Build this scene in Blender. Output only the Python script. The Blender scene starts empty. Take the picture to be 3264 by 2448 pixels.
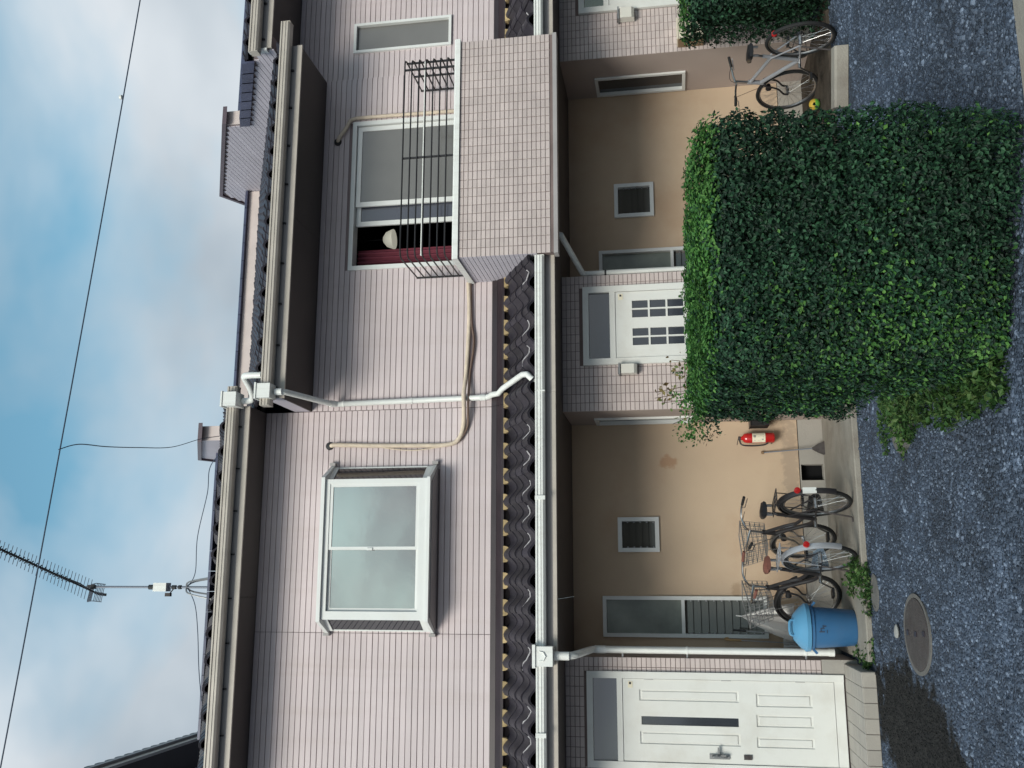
import bpy, math, random
from mathutils import Vector, Matrix, noise
rnd = random.Random(7)
PI = math.pi
sc = bpy.context.scene

# ------------------------------------------------------------------ camera
# world: X along the facade, Y into the houses, Z up; ground at z = 0
YAW, PITCH, ROLL = math.radians(11.85372), math.radians(9.474404), math.radians(-1.870632)
cy, sy, cp, sp = math.cos(YAW), math.sin(YAW), math.cos(PITCH), math.sin(PITCH)
fwd = Vector((sy*cp, cy*cp, sp)); right = Vector((cy, -sy, 0)); up = right.cross(fwd)
r_ = right*math.cos(ROLL) + up*math.sin(ROLL)
u_ = up*math.cos(ROLL) - right*math.sin(ROLL)
cam = bpy.data.cameras.new('camera'); camo = bpy.data.objects.new('camera', cam)
sc.collection.objects.link(camo); sc.camera = camo
cx, cyv, cz = -u_, r_, -fwd                       # the picture was taken with the phone on its side
camo.matrix_world = Matrix(((cx.x, cyv.x, cz.x, 0), (cx.y, cyv.y, cz.y, -9.90938), (cx.z, cyv.z, cz.z, 1.69), (0, 0, 0, 1)))
cam.sensor_fit = 'HORIZONTAL'; cam.sensor_width = 36; cam.lens = 3019.278/3264*36
cam.clip_end = 2000

# ------------------------------------------------------------------ sky, sun, exposure
SUN_EL, SUN_AZ = math.radians(33), math.radians(206)      # azimuth clockwise from +Y
w = bpy.data.worlds.new('World'); sc.world = w; w.use_nodes = True
nt = w.node_tree; N = nt.nodes; L = nt.links
for n in list(N): N.remove(n)
out = N.new('ShaderNodeOutputWorld'); bg = N.new('ShaderNodeBackground')
bg.inputs['Strength'].default_value = 0.1
sky = N.new('ShaderNodeTexSky'); sky.sky_type = 'NISHITA'; sky.sun_disc = False
sky.sun_elevation = SUN_EL; sky.sun_rotation = SUN_AZ; sky.air_density = 1.0; sky.dust_density = 1.5; sky.ozone_density = 1.5
tc = N.new('ShaderNodeTexCoord'); mp = N.new('ShaderNodeMapping')
mp.inputs['Location'].default_value = (3.1, 1.4, 0.55); mp.inputs['Scale'].default_value = (1.0, 1.0, 1.5)
L.new(tc.outputs['Generated'], mp.inputs['Vector'])
nz = N.new('ShaderNodeTexNoise'); nz.inputs['Scale'].default_value = 2.3; nz.inputs['Detail'].default_value = 5
nz.inputs['Roughness'].default_value = 0.5; nz.inputs['Distortion'].default_value = 0.25
L.new(mp.outputs['Vector'], nz.inputs['Vector'])
rp = N.new('ShaderNodeValToRGB'); rp.color_ramp.elements[0].position = 0.36; rp.color_ramp.elements[1].position = 0.60
sz_ = N.new('ShaderNodeSeparateXYZ'); L.new(tc.outputs['Generated'], sz_.inputs[0])
hz = N.new('ShaderNodeMapRange'); hz.inputs['From Min'].default_value = 0.15; hz.inputs['From Max'].default_value = 0.80
hz.inputs['To Min'].default_value = 0.115; hz.inputs['To Max'].default_value = -0.06; L.new(sz_.outputs['Z'], hz.inputs['Value'])
ad = N.new('ShaderNodeMath'); ad.operation = 'ADD'; L.new(nz.outputs['Fac'], ad.inputs[0]); L.new(hz.outputs['Result'], ad.inputs[1])
L.new(ad.outputs[0], rp.inputs['Fac'])
nz2 = N.new('ShaderNodeTexNoise'); nz2.inputs['Scale'].default_value = 3.0; nz2.inputs['Detail'].default_value = 4
L.new(mp.outputs['Vector'], nz2.inputs['Vector'])
cl = N.new('ShaderNodeValToRGB')
cl.color_ramp.elements[0].position = 0.34; cl.color_ramp.elements[0].color = (2.95, 3.5, 4.0, 1)
cl.color_ramp.elements[1].position = 0.66; cl.color_ramp.elements[1].color = (5.1, 5.5, 5.85, 1)
L.new(nz2.outputs['Fac'], cl.inputs['Fac'])
skm = N.new('ShaderNodeMix'); skm.data_type = 'RGBA'; skm.blend_type = 'MULTIPLY'; skm.inputs['Factor'].default_value = 1
L.new(sky.outputs['Color'], skm.inputs['A']); skm.inputs['B'].default_value = (1.35, 1.85, 1.5, 1)
mx = N.new('ShaderNodeMix'); mx.data_type = 'RGBA'
L.new(rp.outputs['Color'], mx.inputs['Factor']); L.new(skm.outputs['Result'], mx.inputs['A']); L.new(cl.outputs['Color'], mx.inputs['B'])
L.new(mx.outputs['Result'], bg.inputs['Color']); L.new(bg.outputs['Background'], out.inputs['Surface'])

sd = bpy.data.lights.new('sun', 'SUN'); sd.energy = 2.0; sd.angle = math.radians(24); sd.color = (1.0, 0.94, 0.86)
so = bpy.data.objects.new('sun', sd); sc.collection.objects.link(so)
sun_dir = Vector((math.sin(SUN_AZ)*math.cos(SUN_EL), math.cos(SUN_AZ)*math.cos(SUN_EL), math.sin(SUN_EL)))
so.rotation_euler = sun_dir.to_track_quat('Z', 'Y').to_euler(); so.location = (-6, -20, 25)
sc.view_settings.view_transform = 'Standard'; sc.view_settings.look = 'None'
sc.view_settings.exposure = 0.50; sc.view_settings.gamma = 1.0; sc.view_settings.use_curve_mapping = False

# ------------------------------------------------------------------ materials
def mat(name, col, rough=0.6, spec=0.4, metal=0.0, var=0.0, vscale=3.0, bump=0.0, bscale=60.0, rand=0.0,
        island=False, dirt=None, dscale=1.2, damt=0.0, streak=False, coat=0.0, ior=None):
    m = bpy.data.materials.new(name); m.use_nodes = True
    t = m.node_tree; n = t.nodes; l = t.links; b = n['Principled BSDF']
    b.inputs['Roughness'].default_value = rough; b.inputs['Specular IOR Level'].default_value = spec
    b.inputs['Metallic'].default_value = metal
    if coat: b.inputs['Coat Weight'].default_value = coat; b.inputs['Coat Roughness'].default_value = 0.05
    if ior: b.inputs['IOR'].default_value = ior
    rgb = n.new('ShaderNodeRGB'); rgb.outputs[0].default_value = (*col, 1); cur = rgb.outputs[0]
    g = n.new('ShaderNodeNewGeometry')
    def mul(fac_socket, lo, hi, cur):
        mr = n.new('ShaderNodeMapRange'); mr.inputs['To Min'].default_value = lo; mr.inputs['To Max'].default_value = hi
        l.new(fac_socket, mr.inputs['Value'])
        hsv = n.new('ShaderNodeHueSaturation'); l.new(mr.outputs['Result'], hsv.inputs['Value']); l.new(cur, hsv.inputs['Color'])
        return hsv.outputs['Color']
    if var:
        x = n.new('ShaderNodeTexNoise'); x.inputs['Scale'].default_value = vscale; x.inputs['Detail'].default_value = 5
        l.new(g.outputs['Position'], x.inputs['Vector'])
        mr = n.new('ShaderNodeMapRange'); mr.inputs['From Min'].default_value = .3; mr.inputs['From Max'].default_value = .7
        l.new(x.outputs['Fac'], mr.inputs['Value']); cur = mul(mr.outputs['Result'], 1-var, 1+var, cur)
    if rand:
        oi = n.new('ShaderNodeObjectInfo'); cur = mul(oi.outputs['Random'], 1-rand, 1+rand, cur)
    if island:
        cur = mul(g.outputs['Random Per Island'], 1-island, 1+island, cur)
    if dirt:
        x = n.new('ShaderNodeTexNoise'); x.inputs['Scale'].default_value = dscale; x.inputs['Detail'].default_value = 8
        x.inputs['Roughness'].default_value = .65
        if streak:
            mpp = n.new('ShaderNodeMapping'); mpp.inputs['Scale'].default_value = (7, 7, 0.35)
            l.new(g.outputs['Position'], mpp.inputs['Vector']); l.new(mpp.outputs['Vector'], x.inputs['Vector'])
        else: l.new(g.outputs['Position'], x.inputs['Vector'])
        mr = n.new('ShaderNodeMapRange'); mr.inputs['From Min'].default_value = .48; mr.inputs['From Max'].default_value = .75
        mr.inputs['To Max'].default_value = damt; l.new(x.outputs['Fac'], mr.inputs['Value'])
        mm = n.new('ShaderNodeMix'); mm.data_type = 'RGBA'; l.new(mr.outputs['Result'], mm.inputs['Factor'])
        l.new(cur, mm.inputs['A']); mm.inputs['B'].default_value = (*dirt, 1); cur = mm.outputs['Result']
    l.new(cur, b.inputs['Base Color'])
    if bump:
        x = n.new('ShaderNodeTexNoise'); x.inputs['Scale'].default_value = bscale; x.inputs['Detail'].default_value = 4
        l.new(g.outputs['Position'], x.inputs['Vector'])
        bp = n.new('ShaderNodeBump'); bp.inputs['Strength'].default_value = bump; bp.inputs['Distance'].default_value = .01
        l.new(x.outputs['Fac'], bp.inputs['Height']); l.new(bp.outputs['Normal'], b.inputs['Normal'])
    return m

M = {}
M['siding'] = mat('siding', (.585, .508, .52), .55, .3, var=.06, vscale=1.3, bump=.2, bscale=130, rand=.055, dirt=(.44, .35, .32), dscale=.9, damt=.25, streak=True)
M['siding_back'] = mat('siding_back', (.25, .20, .20), .8, .2)
M['siding_side'] = mat('siding_side', (.50, .47, .53), .55, .3, var=.05, rand=.05, bump=.1, bscale=120)
M['tile'] = mat('tile', (.51, .435, .42), .45, .4, var=.06, vscale=4, rand=.07, island=.07, bump=.1, bscale=150)
M['grout'] = mat('grout', (.17, .13, .125), .9, .2, var=.2)
M['stucco'] = mat('stucco', (.51, .39, .285), .85, .15, var=.07, vscale=1.0, bump=.35, bscale=160, dirt=(.40, .25, .16), dscale=.8, damt=.55)
def scuff(m, c, r, col, amt):
    t = m.node_tree; n = t.nodes; l = t.links; b = n['Principled BSDF']; src = b.inputs['Base Color'].links[0].from_socket
    g = n.new('ShaderNodeNewGeometry'); mp_ = n.new('ShaderNodeMapping'); mp_.vector_type = 'TEXTURE'; mp_.inputs['Location'].default_value = c; mp_.inputs['Scale'].default_value = r
    l.new(g.outputs['Position'], mp_.inputs['Vector']); ln = n.new('ShaderNodeVectorMath'); ln.operation = 'LENGTH'; l.new(mp_.outputs['Vector'], ln.inputs[0])
    x = n.new('ShaderNodeTexNoise'); x.inputs['Scale'].default_value = 26; x.inputs['Detail'].default_value = 6; l.new(g.outputs['Position'], x.inputs['Vector'])
    a = n.new('ShaderNodeMath'); a.operation = 'MULTIPLY_ADD'; a.inputs[1].default_value = 1.6; l.new(x.outputs['Fac'], a.inputs[0]); l.new(ln.outputs['Value'], a.inputs[2])
    mr = n.new('ShaderNodeMapRange'); mr.inputs['From Min'].default_value = 1.4; mr.inputs['From Max'].default_value = 1.9; mr.inputs['To Min'].default_value = amt; mr.inputs['To Max'].default_value = 0; l.new(a.outputs[0], mr.inputs['Value'])
    mm = n.new('ShaderNodeMix'); mm.data_type = 'RGBA'; l.new(mr.outputs['Result'], mm.inputs['Factor']); l.new(src, mm.inputs['A']); mm.inputs['B'].default_value = (*col, 1); l.new(mm.outputs['Result'], b.inputs['Base Color'])
scuff(M['stucco'], (1.31, .9, 1.75), (.085, .3, .10), (.40, .24, .15), .8)
scuff(M['stucco'], (1.0, .9, .40), (1.2, .3, .10), (.30, .24, .19), .55)
scuff(M['stucco'], (-.1, .9, 1.05), (.10, .3, .06), (.34, .24, .16), .6)
scuff(M['stucco'], (4.6, .9, .42), (1.6, .3, .12), (.30, .24, .19), .55)
M['stucco_side'] = mat('stucco_side', (.40, .33, .30), .8, .2, var=.07, vscale=1.2, bump=.25, bscale=140)
M['concrete'] = mat('concrete', (.25, .232, .205), .85, .2, var=.15, vscale=2.5, bump=.4, bscale=70, dirt=(.14, .11, .09), dscale=2.2, damt=.7)
M['plinth'] = mat('plinth', (.33, .31, .285), .85, .2, var=.08, vscale=2, bump=.3, bscale=60, dirt=(.2, .17, .15), dscale=1.8, damt=.4)
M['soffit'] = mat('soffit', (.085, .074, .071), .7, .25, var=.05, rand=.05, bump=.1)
M['white'] = mat('white', (.70, .71, .70), .4, .4, var=.03, vscale=6, dirt=(.5, .46, .4), dscale=3, damt=.25)
M['pvc'] = mat('pvc', (.72, .73, .71), .35, .45, var=.03, vscale=8, dirt=(.45, .42, .38), dscale=4, damt=.35, streak=True)
M['gutter_up'] = mat('gutter_up', (.46, .415, .37), .4, .4, var=.08, vscale=5, dirt=(.3, .28, .24), dscale=3, damt=.4)
M['trim'] = mat('trim', (.33, .31, .31), .5, .4, var=.08)
M['door'] = mat('door', (.66, .66, .635), .38, .4, var=.025, vscale=3, dirt=(.46, .42, .36), dscale=2.5, damt=.4)
M['rooftile'] = mat('rooftile', (.025, .022, .031), .5, .45, var=.2, vscale=8, rand=.32, bump=.3, bscale=90, dirt=(.09, .085, .095), dscale=9, damt=.3)
M['rooftile_blue'] = mat('rooftile_blue', (.055, .06, .11), .35, .5, var=.15, vscale=8, rand=.15)
M['flash'] = mat('flash', (.028, .018, .022), .35, .5, var=.2, vscale=5)
M['mud'] = mat('mud', (.40, .30, .165), .9, .1, rand=.18, var=.25, vscale=20, bump=.5, bscale=80)
M['mortar'] = mat('mortar', (.42, .40, .42), .9, .1, var=.3, vscale=30)
M['brownmetal'] = mat('brownmetal', (.10, .07, .085), .4, .5, var=.1)
M['black'] = mat('black', (.012, .012, .014), .4, .5)
M['blackmetal'] = mat('blackmetal', (.02, .018, .02), .45, .5, var=.1)
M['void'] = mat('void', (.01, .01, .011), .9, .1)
M['rubber'] = mat('rubber', (.018, .018, .019), .75, .3, var=.2, vscale=20)
M['steel'] = mat('steel', (.42, .42, .43), .32, .5, metal=1.0, var=.08, vscale=12)
M['galv'] = mat('galv', (.27, .27, .275), .45, .5, metal=.6, var=.15, vscale=10)
M['glass_dark'] = mat('glass_dark', (.022, .026, .034), .06, .9, ior=1.6)
M['glass_bay'] = mat('glass_bay', (.105, .088, .078), .04, 1.0, ior=2.5, var=.35, vscale=2.2, bump=.10, bscale=2.6)
M['glass_bay'].node_tree.nodes['Principled BSDF'].inputs['Specular Tint'].default_value = (1, .95, .93, 1)
M['glass_frost'] = mat('glass_frost', (.16, .18, .155), .35, .6, var=.35, vscale=3.5)
M['glass_grey'] = mat('glass_grey', (.135, .132, .125), .12, .7, var=.05, ior=1.7)
M['glass_blue'] = mat('glass_blue', (.05, .055, .075), .08, .8, ior=1.7)
M['louver'] = mat('louver', (.085, .08, .07), .12, .6, rand=.1)
M['hose'] = mat('hose', (.62, .52, .42), .7, .2, var=.12, vscale=10, bump=.6, bscale=50)
M['hose_dark'] = mat('hose_dark', (.16, .11, .09), .7, .2, var=.2, vscale=10)
M['curtain'] = mat('curtain', (.17, .045, .065), .85, .1, var=.1, vscale=8)
M['lamp'] = mat('lamp', (.85, .85, .72), .5, .3)
b_l = M['lamp'].node_tree.nodes['Principled BSDF']; b_l.inputs['Emission Color'].default_value = (1, .97, .8, 1); b_l.inputs['Emission Strength'].default_value = .22
M['lampbox'] = mat('lampbox', (.62, .60, .55), .3, .4, var=.05)
M['blue_plastic'] = mat('blue_plastic', (.035, .125, .27), .42, .4, var=.05, vscale=6, dirt=(.06, .13, .24), dscale=7, damt=.4)
M['blue_lid'] = mat('blue_lid', (.09, .265, .44), .4, .4, var=.05, vscale=6)
M['red'] = mat('red', (.45, .012, .012), .25, .5, coat=.5)
M['redlens'] = mat('redlens', (.38, .014, .014), .2, .5, coat=.6)
M['label'] = mat('label', (.72, .66, .52), .5, .3)
M['leather'] = mat('leather', (.16, .065, .05), .55, .3, var=.15, vscale=20)
M['silver'] = mat('silver', (.33, .34, .37), .3, .5, metal=.3, var=.05)
M['bluesilver'] = mat('bluesilver', (.42, .55, .70), .25, .5, metal=.7)
M['cream'] = mat('cream', (.66, .59, .48), .6, .3, var=.06)
M['brownbox'] = mat('brownbox', (.24, .16, .095), .6, .3, var=.1)
M['castiron'] = mat('castiron', (.06, .053, .053), .7, .3, var=.2, vscale=14, bump=.5, bscale=70, dirt=(.05, .034, .032), dscale=5, damt=.6)
M['ring'] = mat('ring', (.13, .125, .12), .85, .2, var=.15, vscale=8, bump=.4)
M['stone'] = mat('stone', (.27, .27, .265), .85, .2, var=.1, bump=.4)
M['soil'] = mat('soil', (.055, .045, .037), .95, .1, var=.4, vscale=5, bump=1.0, bscale=40)
M['wood'] = mat('wood', (.42, .27, .13), .5, .3, var=.15, vscale=12)
M['bark'] = mat('bark', (.09, .06, .04), .9, .1, var=.3, vscale=20, bump=.8)
M['wire'] = mat('wire', (.04, .06, .10), .6, .3)
M['alum'] = mat('alum', (.16, .18, .22), .5, .5, metal=.3)
M['ball'] = mat('ball', (.55, .55, .02), .5, .4)
# ball: half orange, half green
t = M['ball'].node_tree; b = t.nodes['Principled BSDF']; g = t.nodes.new('ShaderNodeTexCoord'); s = t.nodes.new('ShaderNodeSeparateXYZ')
rr = t.nodes.new('ShaderNodeValToRGB'); rr.color_ramp.elements[0].position = .45; rr.color_ramp.elements[1].position = .55
rr.color_ramp.elements[0].color = (.12, .36, .05, 1); rr.color_ramp.elements[1].color = (.46, .30, .04, 1)
t.links.new(g.outputs['Generated'], s.inputs[0]); t.links.new(s.outputs['Z'], rr.inputs['Fac']); t.links.new(rr.outputs['Color'], b.inputs['Base Color'])

def leafmat(name, c1, c2, c3, tr=.25):
    m = bpy.data.materials.new(name); m.use_nodes = True; t = m.node_tree; n = t.nodes; l = t.links
    b = n['Principled BSDF']; b.inputs['Roughness'].default_value = .58; b.inputs['Specular IOR Level'].default_value = .28
    g = n.new('ShaderNodeNewGeometry'); rp = n.new('ShaderNodeValToRGB')
    e = rp.color_ramp.elements; e[0].color = (*c1, 1); e[1].color = (*c3, 1); k = e.new(.55); k.color = (*c2, 1)
    l.new(g.outputs['Random Per Island'], rp.inputs['Fac'])
    x = n.new('ShaderNodeTexNoise'); x.inputs['Scale'].default_value = 2.2; x.inputs['Detail'].default_value = 3; l.new(g.outputs['Position'], x.inputs['Vector'])
    mr = n.new('ShaderNodeMapRange'); mr.inputs['From Min'].default_value = .3; mr.inputs['From Max'].default_value = .7
    mr.inputs['To Min'].default_value = .7; mr.inputs['To Max'].default_value = 1.3; l.new(x.outputs['Fac'], mr.inputs['Value'])
    h = n.new('ShaderNodeHueSaturation'); l.new(mr.outputs['Result'], h.inputs['Value']); l.new(rp.outputs['Color'], h.inputs['Color'])
    l.new(h.outputs['Color'], b.inputs['Base Color'])
    tl = n.new('ShaderNodeBsdfTranslucent'); l.new(h.outputs['Color'], tl.inputs['Color'])
    ms = n.new('ShaderNodeMixShader'); ms.inputs[0].default_value = tr
    l.new(b.outputs[0], ms.inputs[1]); l.new(tl.outputs[0], ms.inputs[2]); l.new(ms.outputs[0], n['Material Output'].inputs['Surface'])
    return m
M['leaf'] = leafmat('leaf', (.004, .015, .009), (.009, .034, .018), (.032, .095, .046), .16)
M['leaf_lit'] = leafmat('leaf_lit', (.025, .085, .02), (.06, .17, .038), (.13, .28, .07), .3)  # brighter copy of the leaf; light on the hedge is in its colour
M['weed'] = leafmat('weed', (.02, .055, .015), (.04, .10, .025), (.10, .16, .05))
M['twig'] = leafmat('twig', (.16, .11, .05), (.20, .17, .07), (.10, .16, .05))

def vinyl():
    m = bpy.data.materials.new('vinyl'); m.use_nodes = True; t = m.node_tree; n = t.nodes; l = t.links
    b = n['Principled BSDF']; b.inputs['Base Color'].default_value = (.60, .58, .57, 1); b.inputs['Roughness'].default_value = .25
    tr = n.new('ShaderNodeBsdfTransparent'); ms = n.new('ShaderNodeMixShader'); ms.inputs[0].default_value = .62
    l.new(tr.outputs[0], ms.inputs[1]); l.new(b.outputs[0], ms.inputs[2]); l.new(ms.outputs[0], n['Material Output'].inputs['Surface'])
    return m
M['vinyl'] = vinyl()

def ground_mat(name, stones):
    m = bpy.data.materials.new(name); m.use_nodes = True; t = m.node_tree; n = t.nodes; l = t.links
    b = n['Principled BSDF']; b.inputs['Roughness'].default_value = .75; b.inputs['Specular IOR Level'].default_value = .35
    g = n.new('ShaderNodeNewGeometry')
    rp = n.new('ShaderNodeValToRGB'); e = rp.color_ramp.elements
    e[0].color = (.020, .029, .046, 1); e[1].color = (.165, .208, .285, 1); k = e.new(.5); k.color = (.050, .070, .108, 1); k = e.new(.88); k.color = (.083, .108, .155, 1)
    if stones: l.new(g.outputs['Random Per Island'], rp.inputs['Fac'])
    else:
        v = n.new('ShaderNodeTexVoronoi'); v.inputs['Scale'].default_value = 58; l.new(g.outputs['Position'], v.inputs['Vector'])
        sx = n.new('ShaderNodeSeparateXYZ'); l.new(v.outputs['Color'], sx.inputs[0])
        mr = n.new('ShaderNodeMapRange'); mr.inputs['To Max'].default_value = .7; l.new(sx.outputs['X'], mr.inputs['Value']); l.new(mr.outputs['Result'], rp.inputs['Fac'])
        bp = n.new('ShaderNodeBump'); bp.inputs['Strength'].default_value = 1; bp.inputs['Distance'].default_value = .02; bp.invert = True
        l.new(v.outputs['Distance'], bp.inputs['Height']); l.new(bp.outputs['Normal'], b.inputs['Normal'])
    cur = rp.outputs['Color']
    # broad tone drift
    x = n.new('ShaderNodeTexNoise'); x.inputs['Scale'].default_value = 1.5; x.inputs['Detail'].default_value = 8; x.inputs['Roughness'].default_value = .72; l.new(g.outputs['Position'], x.inputs['Vector'])
    mr = n.new('ShaderNodeMapRange'); mr.inputs['From Min'].default_value = .3; mr.inputs['From Max'].default_value = .7; mr.inputs['To Min'].default_value = .45; mr.inputs['To Max'].default_value = 1.6
    l.new(x.outputs['Fac'], mr.inputs['Value']); h = n.new('ShaderNodeHueSaturation'); l.new(mr.outputs['Result'], h.inputs['Value']); l.new(cur, h.inputs['Color']); cur = h.outputs['Color']
    # wet patch in front of the step: distance to a slanted capsule, edge broken by noise
    def blob(cx_, cy_, sx_, sy_, rot, edge, nscale, namp):
        mpn = n.new('ShaderNodeMapping'); mpn.vector_type = 'TEXTURE'; mpn.inputs['Location'].default_value = (cx_, cy_, 0)
        mpn.inputs['Rotation'].default_value = (0, 0, rot); mpn.inputs['Scale'].default_value = (sx_, sy_, 50)
        l.new(g.outputs['Position'], mpn.inputs['Vector'])
        ln = n.new('ShaderNodeVectorMath'); ln.operation = 'LENGTH'; l.new(mpn.outputs['Vector'], ln.inputs[0])
        xx = n.new('ShaderNodeTexNoise'); xx.inputs['Scale'].default_value = nscale; xx.inputs['Detail'].default_value = 8; xx.inputs['Roughness'].default_value = .7
        l.new(g.outputs['Position'], xx.inputs['Vector'])
        ad = n.new('ShaderNodeMath'); ad.operation = 'MULTIPLY_ADD'; ad.inputs[1].default_value = namp; l.new(xx.outputs['Fac'], ad.inputs[0]); l.new(ln.outputs['Value'], ad.inputs[2])
        mrr = n.new('ShaderNodeMapRange'); mrr.inputs['From Min'].default_value = 1+namp*.5-edge; mrr.inputs['From Max'].default_value = 1+namp*.5+edge
        mrr.inputs['To Min'].default_value = 1; mrr.inputs['To Max'].default_value = 0; l.new(ad.outputs[0], mrr.inputs['Value'])
        return mrr.outputs['Result']
    for (a, wet) in ((blob(-1.16, -2.25, .50, 1.5, math.radians(-8), .10, 5.5, 1.9), (.0028, .003, .0035)),):
        mm = n.new('ShaderNodeMix'); mm.data_type = 'RGBA'; l.new(a, mm.inputs['Factor']); l.new(cur, mm.inputs['A']); mm.inputs['B'].default_value = (*wet, 1); cur = mm.outputs['Result']
    l.new(cur, b.inputs['Base Color'])
    return m
M['ground'] = ground_mat('ground', False); M['gravel'] = ground_mat('gravel', True)

# ------------------------------------------------------------------ mesh helpers
COL = sc.collection
ORG = {}
class MB:
    def __init__(s, tf=None): s.v = []; s.f = []; s.tf = tf
    def add(s, vs, fs):
        k = len(s.v)
        s.v += [(s.tf(Vector(p)) if s.tf else Vector(p)) for p in vs]; s.f += [tuple(i+k for i in f) for f in fs]; return s
    def box(s, x0, x1, y0, y1, z0, z1):
        return s.add([(x0,y0,z0),(x1,y0,z0),(x1,y1,z0),(x0,y1,z0),(x0,y0,z1),(x1,y0,z1),(x1,y1,z1),(x0,y1,z1)],
                     [(0,3,2,1),(4,5,6,7),(0,1,5,4),(1,2,6,5),(2,3,7,6),(3,0,4,7)])
    def slab(s, x0, x1, y0, y1, z0, z1, c):            # box whose front (-y) edges are chamfered
        return s.add([(x0,y0+c,z0),(x1,y0+c,z0),(x1,y1,z0),(x0,y1,z0),(x0,y0+c,z1),(x1,y0+c,z1),(x1,y1,z1),(x0,y1,z1),
                      (x0+c,y0,z0+c),(x1-c,y0,z0+c),(x1-c,y0,z1-c),(x0+c,y0,z1-c)],
                     [(8,9,10,11),(0,1,9,8),(1,5,10,9),(5,4,11,10),(4,0,8,11),(0,3,2,1),(4,5,6,7),(1,2,6,5),(2,3,7,6),(3,0,4,7)])
    def prism(s, pts, axis, a, b):                      # polygon extruded along an axis; pts in the two other axes
        n = len(pts)
        def P(p, h): return (h, p[0], p[1]) if axis == 0 else (p[0], h, p[1]) if axis == 1 else (p[0], p[1], h)
        return s.add([P(p, a) for p in pts] + [P(p, b) for p in pts],
                     [tuple(range(n)), tuple(range(2*n-1, n-1, -1))] + [(i, i+n, (i+1) % n+n, (i+1) % n) for i in range(n)])
    def tube(s, pts, r, n=8, cap=True, closed=False):
        pts = [Vector(p) for p in pts]; m = len(pts); rs = r if isinstance(r, (list, tuple)) else [r]*m
        vs = []; prev = None
        for i, p in enumerate(pts):
            a = pts[(i-1) % m] if (i or closed) else p; b = pts[(i+1) % m] if (i < m-1 or closed) else p
            d = (b-a).normalized()
            if prev is None: x = d.orthogonal().normalized()
            else:
                x = prev - d*prev.dot(d); x = x.normalized() if x.length > 1e-6 else d.orthogonal().normalized()
            prev = x; yv = d.cross(x)
            vs += [p + (x*math.cos(2*PI*k/n) + yv*math.sin(2*PI*k/n))*rs[i] for k in range(n)]
        fs = []
        for i in range(m if closed else m-1):
            j = (i+1) % m
            fs += [(i*n+k, i*n+(k+1) % n, j*n+(k+1) % n, j*n+k) for k in range(n)]
        if cap and not closed: fs += [tuple(range(n-1, -1, -1)), tuple(range((m-1)*n, m*n))]
        return s.add(vs, fs)
    def bar(s, a, b, w_, h_):                            # rectangular bar between two points
        a = Vector(a); b = Vector(b); d = (b-a).normalized()
        z = Vector((0,0,1)) if abs(d.z) < .95 else Vector((0,1,0)); x = d.cross(z).normalized(); y = x.cross(d)
        vs = [p + x*sx_*w_/2 + y*sy_*h_/2 for p in (a, b) for sx_, sy_ in ((-1,-1),(1,-1),(1,1),(-1,1))]
        return s.add(vs, [(3,2,1,0),(4,5,6,7),(0,1,5,4),(1,2,6,5),(2,3,7,6),(3,0,4,7)])
    def lathe(s, prof, n=24, c=(0,0,0), ax=2):
        vs = []
        for r, z in prof:
            for k in range(n):
                a = 2*PI*k/n; q = (r*math.cos(a), r*math.sin(a), z)
                if ax == 1: q = (q[0], q[2], q[1])
                vs.append((c[0]+q[0], c[1]+q[1], c[2]+q[2]))
        fs = [(i*n+k, i*n+(k+1) % n, (i+1)*n+(k+1) % n, (i+1)*n+k) for i in range(len(prof)-1) for k in range(n)]
        if prof[0][0] > 1e-5: fs.append(tuple(range(n-1, -1, -1)))
        if prof[-1][0] > 1e-5: fs.append(tuple(range((len(prof)-1)*n, len(prof)*n)))
        return s.add(vs, fs)
    def build(s, name, m, parent=None, smooth=False, kind=None):
        o0 = ORG.get(parent.name, Vector((0,0,0))) if parent else Vector((0,0,0))
        me = bpy.data.meshes.new(name); me.from_pydata([tuple(v-o0) for v in s.v], [], s.f)
        me.materials.append(m if not isinstance(m, str) else M[m]); me.update()
        if smooth:
            for p in me.polygons: p.use_smooth = True
            try: me.set_sharp_from_angle(angle=math.radians(40))
            except Exception: pass
        o = bpy.data.objects.new(name, me); COL.objects.link(o)
        if parent: o.parent = parent; ORG[o.name] = o0
        if kind: o['kind'] = kind
        return o
def tag(o, label=None, cat=None, group=None, kind=None):
    if label: o['label'] = label
    if cat: o['category'] = cat
    if group: o['group'] = group
    if kind: o['kind'] = kind
    return o
def empty(name, loc, label, cat, group=None, rot=(0,0,0), local=False):
    o = bpy.data.objects.new(name, None); COL.objects.link(o); o.location = loc; o.rotation_euler = rot
    ORG[o.name] = Vector((0,0,0)) if local else Vector(loc)
    o.empty_display_size = .1
    return tag(o, label, cat, group)
def inst(name, me, parent, loc, rot=(0,0,0), scl=(1,1,1)):
    o = bpy.data.objects.new(name, me); COL.objects.link(o); o.parent = parent
    o.location = Vector(loc) - ORG.get(parent.name, Vector((0,0,0))); o.rotation_euler = rot; o.scale = scl
    ORG[o.name] = Vector((0,0,0))
    return o
def smooth_path(pts, k=6):
    P = [Vector(p) for p in pts]; out = []
    for i in range(len(P)-1):
        p0 = P[max(i-1, 0)]; p1 = P[i]; p2 = P[i+1]; p3 = P[min(i+2, len(P)-1)]
        for j in range(k):
            t = j/k
            out.append(.5*((2*p1) + (p2-p0)*t + (2*p0-5*p1+4*p2-p3)*t*t + (3*p1-p0-3*p2+p3)*t**3))
    return out + [P[-1]]
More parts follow.
